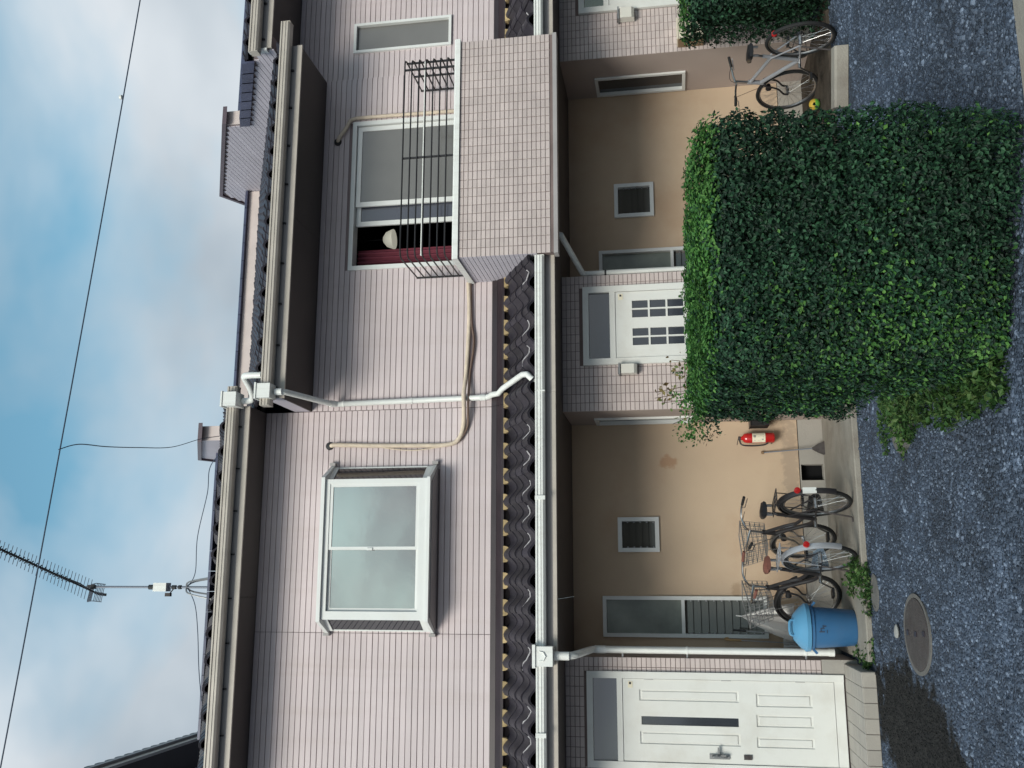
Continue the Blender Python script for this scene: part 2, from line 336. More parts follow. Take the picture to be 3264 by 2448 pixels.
def wall_holes(mb, x0, x1, z0, z1, y0, y1, holes):
    xs = sorted({x0, x1, *[h[0] for h in holes], *[h[1] for h in holes]}); zs = sorted({z0, z1, *[h[2] for h in holes], *[h[3] for h in holes]})
    xs = [x for x in xs if x0 <= x <= x1]; zs = [z for z in zs if z0 <= z <= z1]
    for i in range(len(zs)-1):
        run = None
        for j in range(len(xs)-1):
            mx_, mz = (xs[j]+xs[j+1])/2, (zs[i]+zs[i+1])/2
            solid = not any(h[0] < mx_ < h[1] and h[2] < mz < h[3] for h in holes)
            if solid: run = (run[0], xs[j+1]) if run else (xs[j], xs[j+1])
            if run and (not solid or j == len(xs)-2):
                mb.box(run[0], run[1], y0, y1, zs[i], zs[i+1]); run = None
    return mb
def spans(x0, x1, z0, z1, holes):
    """x-intervals of a strip z0..z1 left free by the openings"""
    cut = sorted((h[0], h[1]) for h in holes if h[2] < z1-.004 and h[3] > z0+.004)
    res = []; a = x0
    for c0, c1 in cut:
        if c0 > a: res.append((a, min(c0, x1)))
        a = max(a, c1)
    if a < x1: res.append((a, x1))
    return [(p, q) for p, q in res if q-p > .012]

# ------------------------------------------------------------------ ground and paving
g_ = MB(); R_ = 400
g_.add([(-R_,-R_,0),(R_,-R_,0),(R_,R_,0),(-R_,R_,0)], [(0,1,2,3)])
go = tag(g_.build('ground', 'ground'), kind='structure')
# loose stones bedded in the yard
st = MB(); rs = random.Random(3)
def pebble(x, y, r):
    h = r*rs.uniform(.35, .7); a0 = rs.uniform(0, 6.28); n = 5
    vs = [(x+math.cos(a0+2*PI*k/n)*r*rs.uniform(.75, 1.2), y+math.sin(a0+2*PI*k/n)*r*rs.uniform(.75, 1.2), -.002) for k in range(n)]
    vs += [(x+math.cos(a0+2*PI*k/n)*r*.55, y+math.sin(a0+2*PI*k/n)*r*.55, h*rs.uniform(.8, 1.15)) for k in range(n)]
    st.add(vs, [tuple(range(n, 2*n))] + [(k, (k+1) % n, n+(k+1) % n, n+k) for k in range(n)])
COVERS = [(-.375, -2.52, .30, .40), (1.16, -2.57, .25, .37), (-.10, -1.12, .17, .16), (-.385, -1.93, .05, .05), (1.235, -2.16, .05, .05)]
for i in range(68000):
    t_ = rs.random()
    y = -6.4 + 5.5*t_**1.25; x = rs.uniform(-1.9, 6.6) if y > -3.5 else rs.uniform(-1.6, 4.2)
    if 1.2 < x < 2.2 and -4.9 < y < -3.5: continue
    if x < -.76 and y > -.92: continue
    if any(((x-a)/c)**2 + ((y-b)/d)**2 < 1 for a, b, c, d in COVERS): continue
    if 4.2 < x < 4.85 and -1.75 < y < -1.35: continue
    pebble(x, y, rs.uniform(.005, .0135) * (rs.uniform(1.3, 1.9) if rs.random() < .16 else 1))
tag(st.build('gravel', 'gravel'), kind='stuff')

ap = MB(); ap.prism([(-.86,0),(-.86,.04),(-.85,.05),(.88,.05),(.88,0)], 0, -.70, 1.75)
tag(ap.build('concrete_apron', 'concrete'), kind='structure')
ap = MB(); ap.prism([(-.95,0),(-.93,.03),(.88,.035),(.88,0)], 0, 3.3, 5.84)
tag(ap.build('soil_bed', 'soil'), kind='structure')

# ------------------------------------------------------------------ terraced houses
H1 = empty('terraced_house', (-.2, 0, 0), 'pinkish grey terraced house with the white projecting bay window above brown wavy tiles', 'house', 'terraced houses in one row')
H2 = empty('terraced_house', (3.85, 0, 0), 'pinkish grey terraced house with the tiled balcony and an open sliding window', 'house', 'terraced houses in one row')
H3 = empty('terraced_house', (7.88, 0, 0), 'terraced house with the small narrow upper window and the tallest lavender gable wall', 'house', 'terraced houses in one row')
X1, X2, X3, X4 = -2.2, 1.836, 5.87, 9.9
S_BOT = 3.60

# ---- openings (x0,x1,z0,z1) in the upper wall plane and lower planes
BAYW = (-.50, 1.17, 4.21, 5.36); SLIDE = (3.47, 5.30, 3.50, 5.285); SMALLU = (6.205, 6.585, 4.118, 5.315)

# siding boards, each its own piece
PITCHB = .0632
def siding(house, xs, z0, z1, holes, matname='siding'):
    n = int(round((z1-z0)/PITCHB)); h = (z1-z0)/n
    for i in range(n):
        a = z0+i*h+.0026; b_ = z0+(i+1)*h-.0026
        dz = rnd.uniform(-.0009, .0009); a += dz; b_ += dz
        for (xa, xb) in xs:
            for (p, q) in spans(xa, xb, a, b_, holes):
                MB().prism([(.0035, a), (0, a+.0035), (0, b_-.0035), (.0035, b_), (.014, b_), (.014, a)], 0, p, q).build('siding_board', matname, house)
def upper_wall(house, x0, x1, z1, holes):
    wall_holes(MB(), x0, x1, 3.38, z1, .0145, .20, holes).build('wall', 'siding_back', house)
Z1, Z2, Z3 = 6.187, 5.65, 6.02          # soffit heights
siding(H1, [(X1, -.555), (-.549, X2-.004)], S_BOT, Z1, [BAYW]); upper_wall(H1, X1, X2, Z1+.1, [BAYW])
siding(H2, [(X2+.004, X3)], S_BOT, Z2, [SLIDE]); upper_wall(H2, X2, X3, Z2+.1, [SLIDE])
siding(H3, [(X3+.0002, X4)], S_BOT, Z3, [SMALLU]); upper_wall(H3, X3, X4, Z3+.1, [SMALLU])

# ---- tiled ground-floor fronts
TP, TQ = .0960, .0480
def tile_mesh(name='wall_tile'):
    mb = MB().slab(-.0455, .0455, 0, .007, -.0215, .0215, .0025)
    me = bpy.data.meshes.new(name); me.from_pydata([tuple(v) for v in mb.v], [], mb.f); me.materials.append(M['tile']); return me
TILE = tile_mesh()
def tile_field(parent, x0, x1, z0, z1, y, holes, prio, limit=300, used=0, name='wall_tile', jit=.0006):
    cells = []
    n = max(1, int(round((x1-x0)/TP))); px = (x1-x0)/n; m = int((z1-z0)/TQ)
    for j in range(m):
        zc = z1-(j+.5)*TQ
        for i in range(n):
            a = x0+i*px; b_ = a+px
            if any(h[0] < b_-.004 and h[1] > a+.004 and h[2] < zc+TQ/2-.004 and h[3] > zc-TQ/2+.004 for h in holes):
                for (p, q) in spans(a, b_, zc-TQ/2, zc+TQ/2, holes):
                    cells.append((p, q, zc))
                continue
            cells.append((a, b_, zc))
    cells.sort(key=prio); rest = MB()
    for k, (a, b_, zc) in enumerate(cells):
        yy = y+rnd.uniform(-jit, jit)
        if k < limit-used:
            inst(name, TILE, parent, ((a+b_)/2, yy, zc), (rnd.uniform(-.006,.006), 0, rnd.uniform(-.006,.006)), ((b_-a-.0045)/.091, 1, 1))
        else: rest.slab(a+.0025, b_-.0025, yy, y+.008, zc-.0215, zc+.0215, .0025)
    if rest.v: tag(rest.build(name+'_field', 'tile', parent), kind='stuff')
    return min(len(cells), limit-used)

LS = 2.83                                  # lower soffit
DOOR1 = (-1.80, -.895, .139, 2.612); DOOR2 = (2.255, 3.12, .139, 2.60); DOOR3 = (6.44, 7.305, .139, 2.60)
def bay(house, x0, x1, door, prio):
    wall_holes(MB(), x0+.006, x1-.006, 0, LS, .0065, .16, [door]).build('bay_wall', 'grout', house)
    tile_field(house, x0, x1, .333, LS, 0, [door], prio)
    MB().box(x0-.004, door[0]-.004, -.012, .005, 0, .33).build('base_course', 'plinth', house)
    MB().box(door[1]+.004, x1+.004, -.012, .005, 0, .33).build('base_course', 'plinth', house)
B1, B2, B3 = (X1, -.755), (1.755, 3.262), (5.862, 7.38)
bay(H1, *B1, DOOR1, lambda c: -c[0]); bay(H2, *B2, DOOR2, lambda c: (c[2] < 1.3, c[0])); bay(H3, *B3, DOOR3, lambda c: c[0])
RY = .90
def recess(house, x0, x1, wins, vent=None):
    wall_holes(MB(), x0, x1, .317, LS, RY, RY+.14, wins).build('recess_wall', 'stucco', house)
    hs = [vent] if vent else []
    wall_holes(MB(), x0, x1, 0, .309, RY-.014, RY+.14, hs).build('plinth', 'plinth', house)
    MB().box(x0, x1, RY+.004, RY+.12, .309, .317).build('drip_joint', 'void', house)
    if vent:
        v = MB().box(vent[0], vent[1], RY+.10, RY+.13, vent[2], vent[3]).build('floor_vent', 'void', house)
TW1 = (-.605, -.175, .74, 2.50); SW1 = (.312, .688, 1.868, 2.317); TW2 = (3.43, 3.845, .74, 2.475); SW2 = (4.262, 4.682, 1.818, 2.28)
recess(H1, -.755, 1.755, [TW1, SW1], (1.078, 1.252, .06, .297)); recess(H2, 3.262, 5.862, [TW2, SW2])
recess(H3, 7.38, X4, [])
# return walls at the ends of the recesses, with slit windows
def ret(house, x0, x1, win=None):
    mb = MB(); y0, y1 = .008, RY+.10
    if win:
        a, b_, c, d = win
        mb.box(x0, x1, y0, a, 0, LS).box(x0, x1, b_, y1, 0, LS).box(x0, x1, a, b_, 0, c).box(x0, x1, a, b_, d, LS)
    else: mb.box(x0, x1, y0, y1, 0, LS)
    mb.build('return_wall', 'stucco_side', house)
RW2, RW3 = (.46, .84, 1.46, 2.53), (.44, .86, 1.40, 2.46)
ret(H2, 1.757, 1.88, RW2); ret(H3, 5.864, 5.99, RW3); ret(H1, -.88, -.757); ret(H2, 3.14, 3.260); ret(H3, 7.25, 7.378)
MB().box(X1-.1, X1, .0, 7.0, 0, 6.4).build('end_wall', 'siding_side', H1)
MB().box(X4, X4+.1, 0, 7.0, 0, 6.2).build('end_wall', 'siding_side', H3)

# ---- windows
def frame_rect(mb, x0, x1, z0, z1, ya, yb, w_, bars_x=(), bars_z=()):
    mb.box(x0, x0+w_, ya, yb, z0, z1).box(x1-w_, x1, ya, yb, z0, z1).box(x0+w_, x1-w_, ya, yb, z0, z0+w_).box(x0+w_, x1-w_, ya, yb, z1-w_, z1)
    for b_ in bars_x: mb.box(b_-w_*.4, b_+w_*.4, ya+.004, yb-.002, z0+w_, z1-w_)
    for b_ in bars_z: mb.box(x0+w_, x1-w_, ya+.004, yb-.002, b_-w_*.45, b_+w_*.45)
    return mb
def win_plain(house, r, y, w_, pane, name='window'):
    f = frame_rect(MB(), r[0]-.004, r[1]+.004, r[2]-.004, r[3]+.004, y-.03, y+.05, w_).build(name, 'white', house)
    MB().box(r[0]+w_-.003, r[1]-w_+.003, y+.018, y+.026, r[2]+w_-.003, r[3]-w_+.003).build('pane', pane, f)
    return f
def louvers(f, x0, x1, z0, z1, y, n, pane='louver'):
    h = (z1-z0)/n
    for i in range(n):
        zc = z0+(i+.5)*h; c, s_ = math.cos(.45), math.sin(.45); q = h*.60
        MB().add([(x0, y-s_*q*.5, zc-c*q), (x1, y-s_*q*.5, zc-c*q), (x1, y+s_*q*.5, zc+c*q), (x0, y+s_*q*.5, zc+c*q),
                  (x0, y-s_*q*.5+.005, zc-c*q), (x1, y-s_*q*.5+.005, zc-c*q), (x1, y+s_*q*.5+.005, zc+c*q), (x0, y+s_*q*.5+.005, zc+c*q)],
                 [(0,1,2,3),(7,6,5,4),(0,4,5,1),(2,6,7,3),(0,3,7,4),(1,5,6,2)]).build('glass_slat', pane, f)
    cl_ = MB()
    for i in range(n):
        zc = z0+(i+.2)*h
        cl_.box(x0-.001, x0+.014, y-.022, y-.008, zc-.008, zc+.008).box(x1-.014, x1+.001, y-.022, y-.008, zc-.008, zc+.008)
    tag(cl_.build('slat_clip', 'galv', f), kind='stuff')
def win_louver(house, r, n, y=RY):
    f = frame_rect(MB(), r[0]-.004, r[1]+.004, r[2]-.004, r[3]+.004, y-.035, y+.07, .045).build('window', 'white', house)
    louvers(f, r[0]+.043, r[1]-.043, r[2]+.046, r[3]-.046, y+.02, n)
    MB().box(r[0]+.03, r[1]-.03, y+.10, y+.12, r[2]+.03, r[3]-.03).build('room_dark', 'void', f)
win_louver(H1, SW1, 5); win_louver(H2, SW2, 5)
def win_tall(house, r, mz):
    f = frame_rect(MB(), r[0]-.004, r[1]+.004, r[2]-.004, r[3]+.004, RY-.035, RY+.07, .04, bars_z=[mz]).build('window', 'white', house)
    MB().box(r[0]+.035, r[1]-.035, RY+.02, RY+.028, mz+.017, r[3]-.035).build('pane', 'glass_frost', f)
    louvers(f, r[0]+.038, r[1]-.038, r[2]+.042, mz-.02, RY+.02, 10)
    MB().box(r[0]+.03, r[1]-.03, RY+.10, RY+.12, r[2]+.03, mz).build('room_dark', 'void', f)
win_tall(H1, TW1, 1.63); win_tall(H2, TW2, 1.62)
def win_return(house, x, r):
    a, b_, c, d = r; w_ = .032; xa, xb = x-.022, x+.04
    f = MB().box(xa, xb, a-.004, a+w_, c-.004, d+.004).box(xa, xb, b_-w_, b_+.004, c-.004, d+.004).box(xa, xb, a+w_, b_-w_, c-.004, c+w_).box(xa, xb, a+w_, b_-w_, d-w_, d+.004).build('slit_window', 'white', house)
    MB().box(x+.02, x+.028, a+w_-.003, b_-w_+.003, c+w_-.003, d-w_+.003).build('pane', 'glass_dark', f)
win_return(H2, 1.757, RW2); win_return(H3, 5.864, RW3)
win_plain(H3, SMALLU, .0, .032, 'glass_grey')

# bay window: splayed box on the upper wall
def baywin():
    yb = -.30; fx0, fx1 = -.405, 1.045; wx0, wx1 = -.53, 1.20; z0, z1 = 4.225, 5.335
    f = MB()
    f.box(fx0, fx0+.085, yb, yb+.06, z0, z1).box(fx1-.05, fx1, yb, yb+.06, z0, z1)           # front posts
    f.box(fx0+.085, fx1-.05, yb, yb+.06, z0, z0+.085).box(fx0+.085, fx1-.05, yb, yb+.06, z1-.05, z1)
    for (fa, wa, sg) in ((fx0, wx0, 1), (fx1, wx1, -1)):                                     # wall-side posts and rails of the cheeks
        f.box(min(wa, wa+sg*.06), max(wa, wa+sg*.06), -.045, .012, z0, z1)
        for zz, th in ((z0, .07), (z1-.05, .05)):
            f.add([(fa, yb+.062, zz), (fa+sg*.03, yb+.062, zz), (wa+sg*.03, -.048, zz), (wa, -.048, zz), (fa, yb+.062, zz+th), (fa+sg*.03, yb+.062, zz+th), (wa+sg*.03, -.048, zz+th), (wa, -.048, zz+th)],
                  [(0,3,2,1),(4,5,6,7),(0,1,5,4),(1,2,6,5),(2,3,7,6),(3,0,4,7)])
    bw = f.build('bay_window', 'white', H1)
    for (fa, wa, sg) in ((fx0, wx0, 1), (fx1, wx1, -1)):
        q = sg*.015
        MB().add([(fa+q, yb+.064, z0+.07), (wa+q, -.05, z0+.07), (wa+q, -.05, z1-.05), (fa+q, yb+.064, z1-.05), (fa+q+sg*.006, yb+.064, z0+.07), (wa+q+sg*.006, -.05, z0+.07), (wa+q+sg*.006, -.05, z1-.05), (fa+q+sg*.006, yb+.064, z1-.05)],
                 [(0,1,2,3),(7,6,5,4),(0,4,5,1),(2,6,7,3),(0,3,7,4),(1,5,6,2)]).build('side_pane', 'glass_dark', bw)
    def trap(za, zb, o, yf, name, m):
        MB().prism([(fx0-o, yf), (fx1+o, yf), (wx1+o+.03, .012), (wx0-o-.03, .012)], 2, za, zb).build(name, m, bw)
    trap(z1+.001, z1+.04, .02, yb-.03, 'hood', 'white'); trap(z0-.035, z0-.001, .012, yb-.012, 'sill', 'white')
    trap(z0-.045, z0-.036, -.03, yb+.05, 'sill_base', 'trim')
    for xa, za in ((wx1+.02, z0-.05), (wx0-.05, z0-.05), (wx1+.02, z1-.005), (wx0-.05, z1-.005)): MB().box(xa, xa+.032, -.055, -.001, za, za+.065).build('end_cap', 'trim', bw)
    a = frame_rect(MB(), .305, .995, z0+.086, z1-.052, yb+.008, yb+.032, .032).build('sash', 'white', bw)
    MB().box(.335, .965, yb+.018, yb+.024, z0+.116, z1-.082).build('pane', 'glass_bay', bw)
    frame_rect(MB(), fx0+.086, .34, z0+.086, z1-.052, yb+.034, yb+.056, .03).build('sash', 'white', bw)
    MB().box(fx0+.114, .31, yb+.042, yb+.048, z0+.114, z1-.08).build('pane', 'glass_bay', bw)
    MB().box(.30, .325, yb-.003, yb+.006, 4.80, 4.86).build('window_latch', 'white', bw)
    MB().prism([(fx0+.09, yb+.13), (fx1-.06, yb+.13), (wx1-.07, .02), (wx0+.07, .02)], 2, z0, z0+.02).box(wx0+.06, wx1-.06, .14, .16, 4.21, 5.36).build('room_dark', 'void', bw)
baywin()

# sliding balcony window, partly open, with curtain and lamp inside
def slidewin():
    x0, x1, z0, z1 = SLIDE
    f = frame_rect(MB(), x0-.004, x1+.004, z0-.004, z1+.004, -.02, .13, .05).build('sliding_window', 'white', H2)
    zb, zt = z0+.05, z1-.052
    s1 = frame_rect(MB(), 4.245, 5.245, zb, zt, .012, .04, .055).build('sash', 'white', f)
    MB().box(4.298, 5.192, .022, .028, zb+.052, zt-.052).build('pane', 'glass_grey', f)
    s2 = frame_rect(MB(), 4.02, 5.02, zb, zt, .055, .083, .055).build('sash', 'white', f)
    MB().box(4.073, 4.967, .066, .072, zb+.052, zt-.052).build('pane', 'glass_blue', f)
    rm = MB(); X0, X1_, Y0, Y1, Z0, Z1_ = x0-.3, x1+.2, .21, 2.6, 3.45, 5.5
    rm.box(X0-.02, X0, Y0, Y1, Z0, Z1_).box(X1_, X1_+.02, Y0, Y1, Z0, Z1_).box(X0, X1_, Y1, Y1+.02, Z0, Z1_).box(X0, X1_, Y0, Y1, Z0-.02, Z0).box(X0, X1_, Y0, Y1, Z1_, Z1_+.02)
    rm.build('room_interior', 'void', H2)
    # gathered curtain: a folded sheet with thickness
    vs = []; n = 60
    for i in range(n+1):
        x = 3.515+(3.76-3.515)*i/n; y = .165+.022*math.sin(i/n*PI*9)
        vs.append((x, y))
    poly = vs + [(x, y+.006) for x, y in reversed(vs)]
    c = MB()
    k = len(vs)
    c.add([(x, y, 3.52) for x, y in poly] + [(x, y, 5.235) for x, y in poly], [(i, i+1, i+1+2*k, i+2*k) for i in range(2*k-1)] + [(2*k-1, 0, 2*k, 4*k-1)])
    tag(c.build('curtain', 'curtain', None, smooth=True), 'maroon curtain gathered at the side of the open balcony window', 'curtain')
    lm = MB().lathe([(.002, 4.95), (.04, 4.95), (.09, 4.91), (.118, 4.84), (.12, 4.82), (.112, 4.82)], 20, (4.03, .55, .10))
    lmo = lm.build('pendant_lamp', 'lamp', None, smooth=True); tag(lmo, 'white pendant lamp shade hanging in the dark room behind the balcony', 'lamp')
    MB().tube([(4.03, .55, 5.045), (4.03, .55, 5.5)], .006, 6).build('cord', 'black', lmo)
slidewin()

# ---- doors
def door1():
    x0, x1, z0, z1 = DOOR1; fw = .062
    f = MB().box(x0-.004, x0+fw, -.035, .10, z0, z1).box(x1-fw, x1+.004, -.035, .10, z0, z1).box(x0+fw, x1-fw, -.035, .10, z1-fw, z1).box(x0+fw, x1-fw, -.03, .10, 2.258, 2.312)
    f.box(x0+fw, x1-fw, -.02, .10, z0, .228)
    fr = f.build('door_frame', 'door', H1)
    MB().box(x0+fw-.003, x1-fw+.003, .0, .008, 2.309, z1-fw+.003).build('transom_pane', 'glass_blue', fr)
    a, b_ = x0+fw+.004, x1-fw-.004
    PAN = [(-1.20, -1.08, .44, .965), (-1.385, -1.275, .44, .97), (-1.575, -1.48, .44, .975), (-1.165, -1.06, 1.13, 2.09), (-1.57, -1.455, 1.13, 2.09)]
    GL = (-1.392, -1.312, 1.14, 2.075)
    d = wall_holes(MB(), a, b_, .233, 2.254, -.02, .02, PAN+[GL])
    for p in PAN:                                     # recessed field with a raised middle
        d.box(p[0], p[1], -.008, .018, p[2], p[3]).slab(p[0]+.014, p[1]-.014, -.017, -.007, p[2]+.02, p[3]-.02, .007)
    lf = d.build('front_door', 'door', H1)
    MB().box(GL[0], GL[1], -.006, .0, GL[2], GL[3]).build('glass_strip', 'glass_dark', lf)
    h = MB().box(-1.69, -1.645, -.034, -.021, 1.24, 1.43).tube(smooth_path([(-1.667, -.03, 1.40), (-1.667, -.075, 1.40), (-1.66, -.085, 1.38), (-1.667, -.075, 1.275), (-1.667, -.034, 1.27)], 4), .009, 8).box(-1.645, -1.58, -.062, -.046, 1.335, 1.352).box(-1.66, -1.64, -.062, -.021, 1.33, 1.357)
    h.build('handle', 'galv', lf)
    MB().box(-1.688, -1.645, -.034, -.021, 1.03, 1.105).lathe([(.012, -.036), (.012, -.034)], 10, (-1.666, 0, 1.066), 1).build('lock', 'castiron', lf)
    MB().box(-1.045, -.985, -.024, -.021, 2.155, 2.20).build('name_plate', 'label', lf); MB().box(-1.012, -.992, -.027, -.0245, 2.17, 2.19).build('plate_mark', 'black', lf)
    for z in (.5, 1.2, 1.95): MB().tube([(b_+.004, -.028, z), (b_+.004, -.028, z+.09)], .007, 8).build('hinge', 'galv', lf)
def doorlite(house, D, dx=0):
    x0, x1, z0, z1 = D; fw = .065
    f = MB().box(x0-.004, x0+fw, -.035, .10, z0, z1).box(x1-fw, x1+.004, -.035, .10, z0, z1).box(x0+fw, x1-fw, -.035, .10, z1-fw, z1).box(x0+fw, x1-fw, -.03, .10, 2.25, 2.31).box(x0+fw, x1-fw, -.02, .10, z0, .228)
    fr = f.build('door_frame', 'door', house)
    MB().box(x0+fw-.003, x1-fw+.003, .0, .008, 2.307, z1-fw+.003).build('transom_pane', 'glass_dark', fr)
    a, b_ = x0+fw+.004, x1-fw-.004; cols = [(2.455+dx, 2.540+dx), (2.557+dx, 2.642+dx), (2.762+dx, 2.848+dx), (2.865+dx, 2.950+dx)]
    rows = [(1.90, 2.069), (1.712, 1.880), (1.524, 1.692)]
    holes = [(c[0], c[1], r[0], r[1]) for c in cols for r in rows]
    P = [(2.455+dx, 2.642+dx, .45, 1.30), (2.762+dx, 2.95+dx, .45, 1.30)]
    d = wall_holes(MB(), a, b_, .233, 2.246, -.02, .02, holes+P)
    for p in P: d.box(p[0], p[1], -.008, .018, p[2], p[3]).slab(p[0]+.016, p[1]-.016, -.017, -.007, p[2]+.02, p[3]-.02, .007)
    lf = d.build('front_door', 'door', house)
    for h in holes: MB().box(h[0], h[1], -.004, .002, h[2], h[3]).build('lite_pane', 'glass_dark', lf)
    MB().box(2.965+dx, 3.03+dx, -.024, -.021, 2.165, 2.215).build('name_plate', 'label', lf); MB().box(3.0+dx, 3.02+dx, -.027, -.0245, 2.18, 2.20).build('plate_mark', 'black', lf)
    MB().box(2.372+dx, 2.41+dx, -.034, -.021, 1.18, 1.38).box(2.41+dx, 2.47+dx, -.062, -.046, 1.30, 1.318).box(2.385+dx, 2.405+dx, -.06, -.03, 1.295, 1.322).build('handle', 'galv', lf)
door1(); doorlite(H2, DOOR2); doorlite(H3, DOOR3, 4.185)

# ---- lower soffit, fascia, gutter, wall flashing, pent roof tiles
GX = {0: (X1, X2), 1: (X2, 3.245), 2: (5.71, X4)}
for h, (a, b_) in ((H1, (X1, X2)), (H2, (X2, X3)), (H3, (X3, X4))):
    w2 = (b_-a)/2
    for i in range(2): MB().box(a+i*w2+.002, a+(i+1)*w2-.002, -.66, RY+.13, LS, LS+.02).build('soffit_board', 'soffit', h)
    MB().box(a+.001, b_-.001, -.70, -.661, LS-.012, LS+.13).build('fascia', 'trim', h)
    MB().box(a+.001, b_-.001, -.722, -.701, LS-.012, LS+.025).build('fascia_trim', 'gutter_up', h)
def gutter(house, x0, x1, yb, z1, hgt, wd, m):
    """open box gutter with two fine ribs; yb = back face"""
    yf = yb-wd; g0 = z1-hgt
    pts = [(yb, z1), (yb, g0), (yf+.02, g0), (yf, g0+.02), (yf, g0+hgt*.42), (yf-.006, g0+hgt*.45), (yf-.006, g0+hgt*.55), (yf, g0+hgt*.58), (yf, z1-.02), (yf-.010, z1-.016), (yf-.010, z1),
           (yf+.006, z1), (yf+.006, g0+.024), (yf+.022, g0+.006), (yb-.006, g0+.006), (yb-.006, z1)]
    n = len(pts); mb = MB()
    mb.add([(x0, *p) for p in pts]+[(x1, *p) for p in pts], [(i, (i+1) % n, (i+1) % n+n, i+n) for i in range(n)])
    def cap(x): mb.box(x-.003, x+.003, yf-.004, yb+.001, g0-.004, z1-.002)
    cap(x0); cap(x1)
    return mb.build('gutter', m, house)
for h, (a, b_) in ((H1, (X1, X2-.003)), (H2, (X2+.003, 3.245)), (H3, (5.71, X4))): gutter(h, a, b_, -.724, 3.01, .092, .085, 'pvc')
for x in (.78, -1.4): MB().box(x-.02, x+.02, -.826, -.812, 2.915, 3.013).build('gutter_joint', 'pvc', H1)

SL0, SL1 = (-.80, 3.035), (-.06, 3.425)
ang = math.atan2(SL1[1]-SL0[1], SL1[0]-SL0[0]); slen = math.hypot(SL1[0]-SL0[0], SL1[1]-SL0[1])
def rooftile(w_, ln, th, amp, phase, n=10, m='rooftile', name='roof_tile'):
    vs = []
    for j in (0, 1):
        for i in range(n+1):
            x = -w_/2+w_*i/n; z = amp*math.sin(2*PI*i/n+phase)
            vs.append((x, ln*j, z))
    k = len(vs); vs += [(x, y, z-th) for x, y, z in vs]; q = n+1
    fs = []
    for i in range(n):
        fs += [(i, i+1, q+i+1, q+i), (k+i+1, k+i, k+q+i, k+q+i+1), (i+1, i, k+i, k+i+1), (q+i, q+i+1, k+q+i+1, k+q+i)]
    fs += [(0, q, k+q, k), (q-1, k+q-1, k+2*q-1, 2*q-1)]
    me = bpy.data.meshes.new(name); me.from_pydata(vs, [], fs); me.materials.append(M[m])
    for p in me.polygons: p.use_smooth = True
    try: me.set_sharp_from_angle(angle=math.radians(50))
    except Exception: pass
    return me
TW = .2745
PT = rooftile(TW+.012, .27, .027, .043, .6, 12)
def pent(house, x0, x1, skip=None):
    n = int(round((x1-x0)/TW)); tw = (x1-x0)/n; rows = 4; ex = (slen-.06)/rows
    MB().add([(x0, SL0[0]+.05, SL0[1]-.055), (x1, SL0[0]+.05, SL0[1]-.055), (x1, .0, SL1[1]-.03), (x0, .0, SL1[1]-.03), (x0, SL0[0]+.05, LS+.125), (x1, SL0[0]+.05, LS+.125), (x1, .0, LS+.125), (x0, .0, LS+.125)],
             [(0,1,2,3),(7,6,5,4),(0,4,5,1),(1,5,6,2),(2,6,7,3),(3,7,4,0)]).build('pent_roof', 'void', house)
    mor = MB()
    for j in range(rows):
        d0 = j*ex-.02
        for i in range(n):
            x = x0+(i+.5)*tw
            if skip and skip[0] < x < skip[1]: continue
            y = SL0[0]+math.cos(ang)*d0; z = SL0[1]+math.sin(ang)*d0+.022
            inst('roof_tile', PT, house, (x, y, z), (ang-.055+rnd.uniform(-.018,.018), rnd.uniform(-.025,.025), rnd.uniform(-.02,.02)), (tw/TW, 1, 1))
            if j == 1 and rnd.random() < .6:
                pts = [(x+tw*t, y-.006, z+.043*math.sin(2*PI*(t+.5)+.6)-.014+rnd.uniform(-.006,.006)) for t in [-.45+.09*k for k in range(10)] if rnd.random() > .25]
                if len(pts) > 3: mor.tube(pts, .007, 5)
    tag(mor.build('mortar_line', 'mortar', house), kind='stuff')
    for i in range(n):
        x = x0+(i+.5)*tw
        if skip and skip[0] < x < skip[1]: continue
        pts = [(x-tw*.345+.084*math.cos(PI*k/10), 3.449-(.080+rnd.uniform(-.010,.010))*math.sin(PI*k/10)**.75) for k in range(11)]
        MB().prism(pts, 1, -.128, -.055).build('mud_plug', 'mud', house)
    MB().prism([(0, S_BOT), (-.035, S_BOT-.004), (-.04, S_BOT-.06), (0, S_BOT-.06)], 0, x0, x1).build('flashing', 'flash', house)
    MB().prism([(0, S_BOT-.062), (-.06, S_BOT-.066), (-.10, S_BOT-.125), (-.10, S_BOT-.152), (0, S_BOT-.152)], 0, x0, x1).build('flashing', 'flash', house)
pent(H1, X1, X2-.002); pent(H2, X2+.002, X3-.002, (3.45, 5.62)); pent(H3, X3+.002, X4)

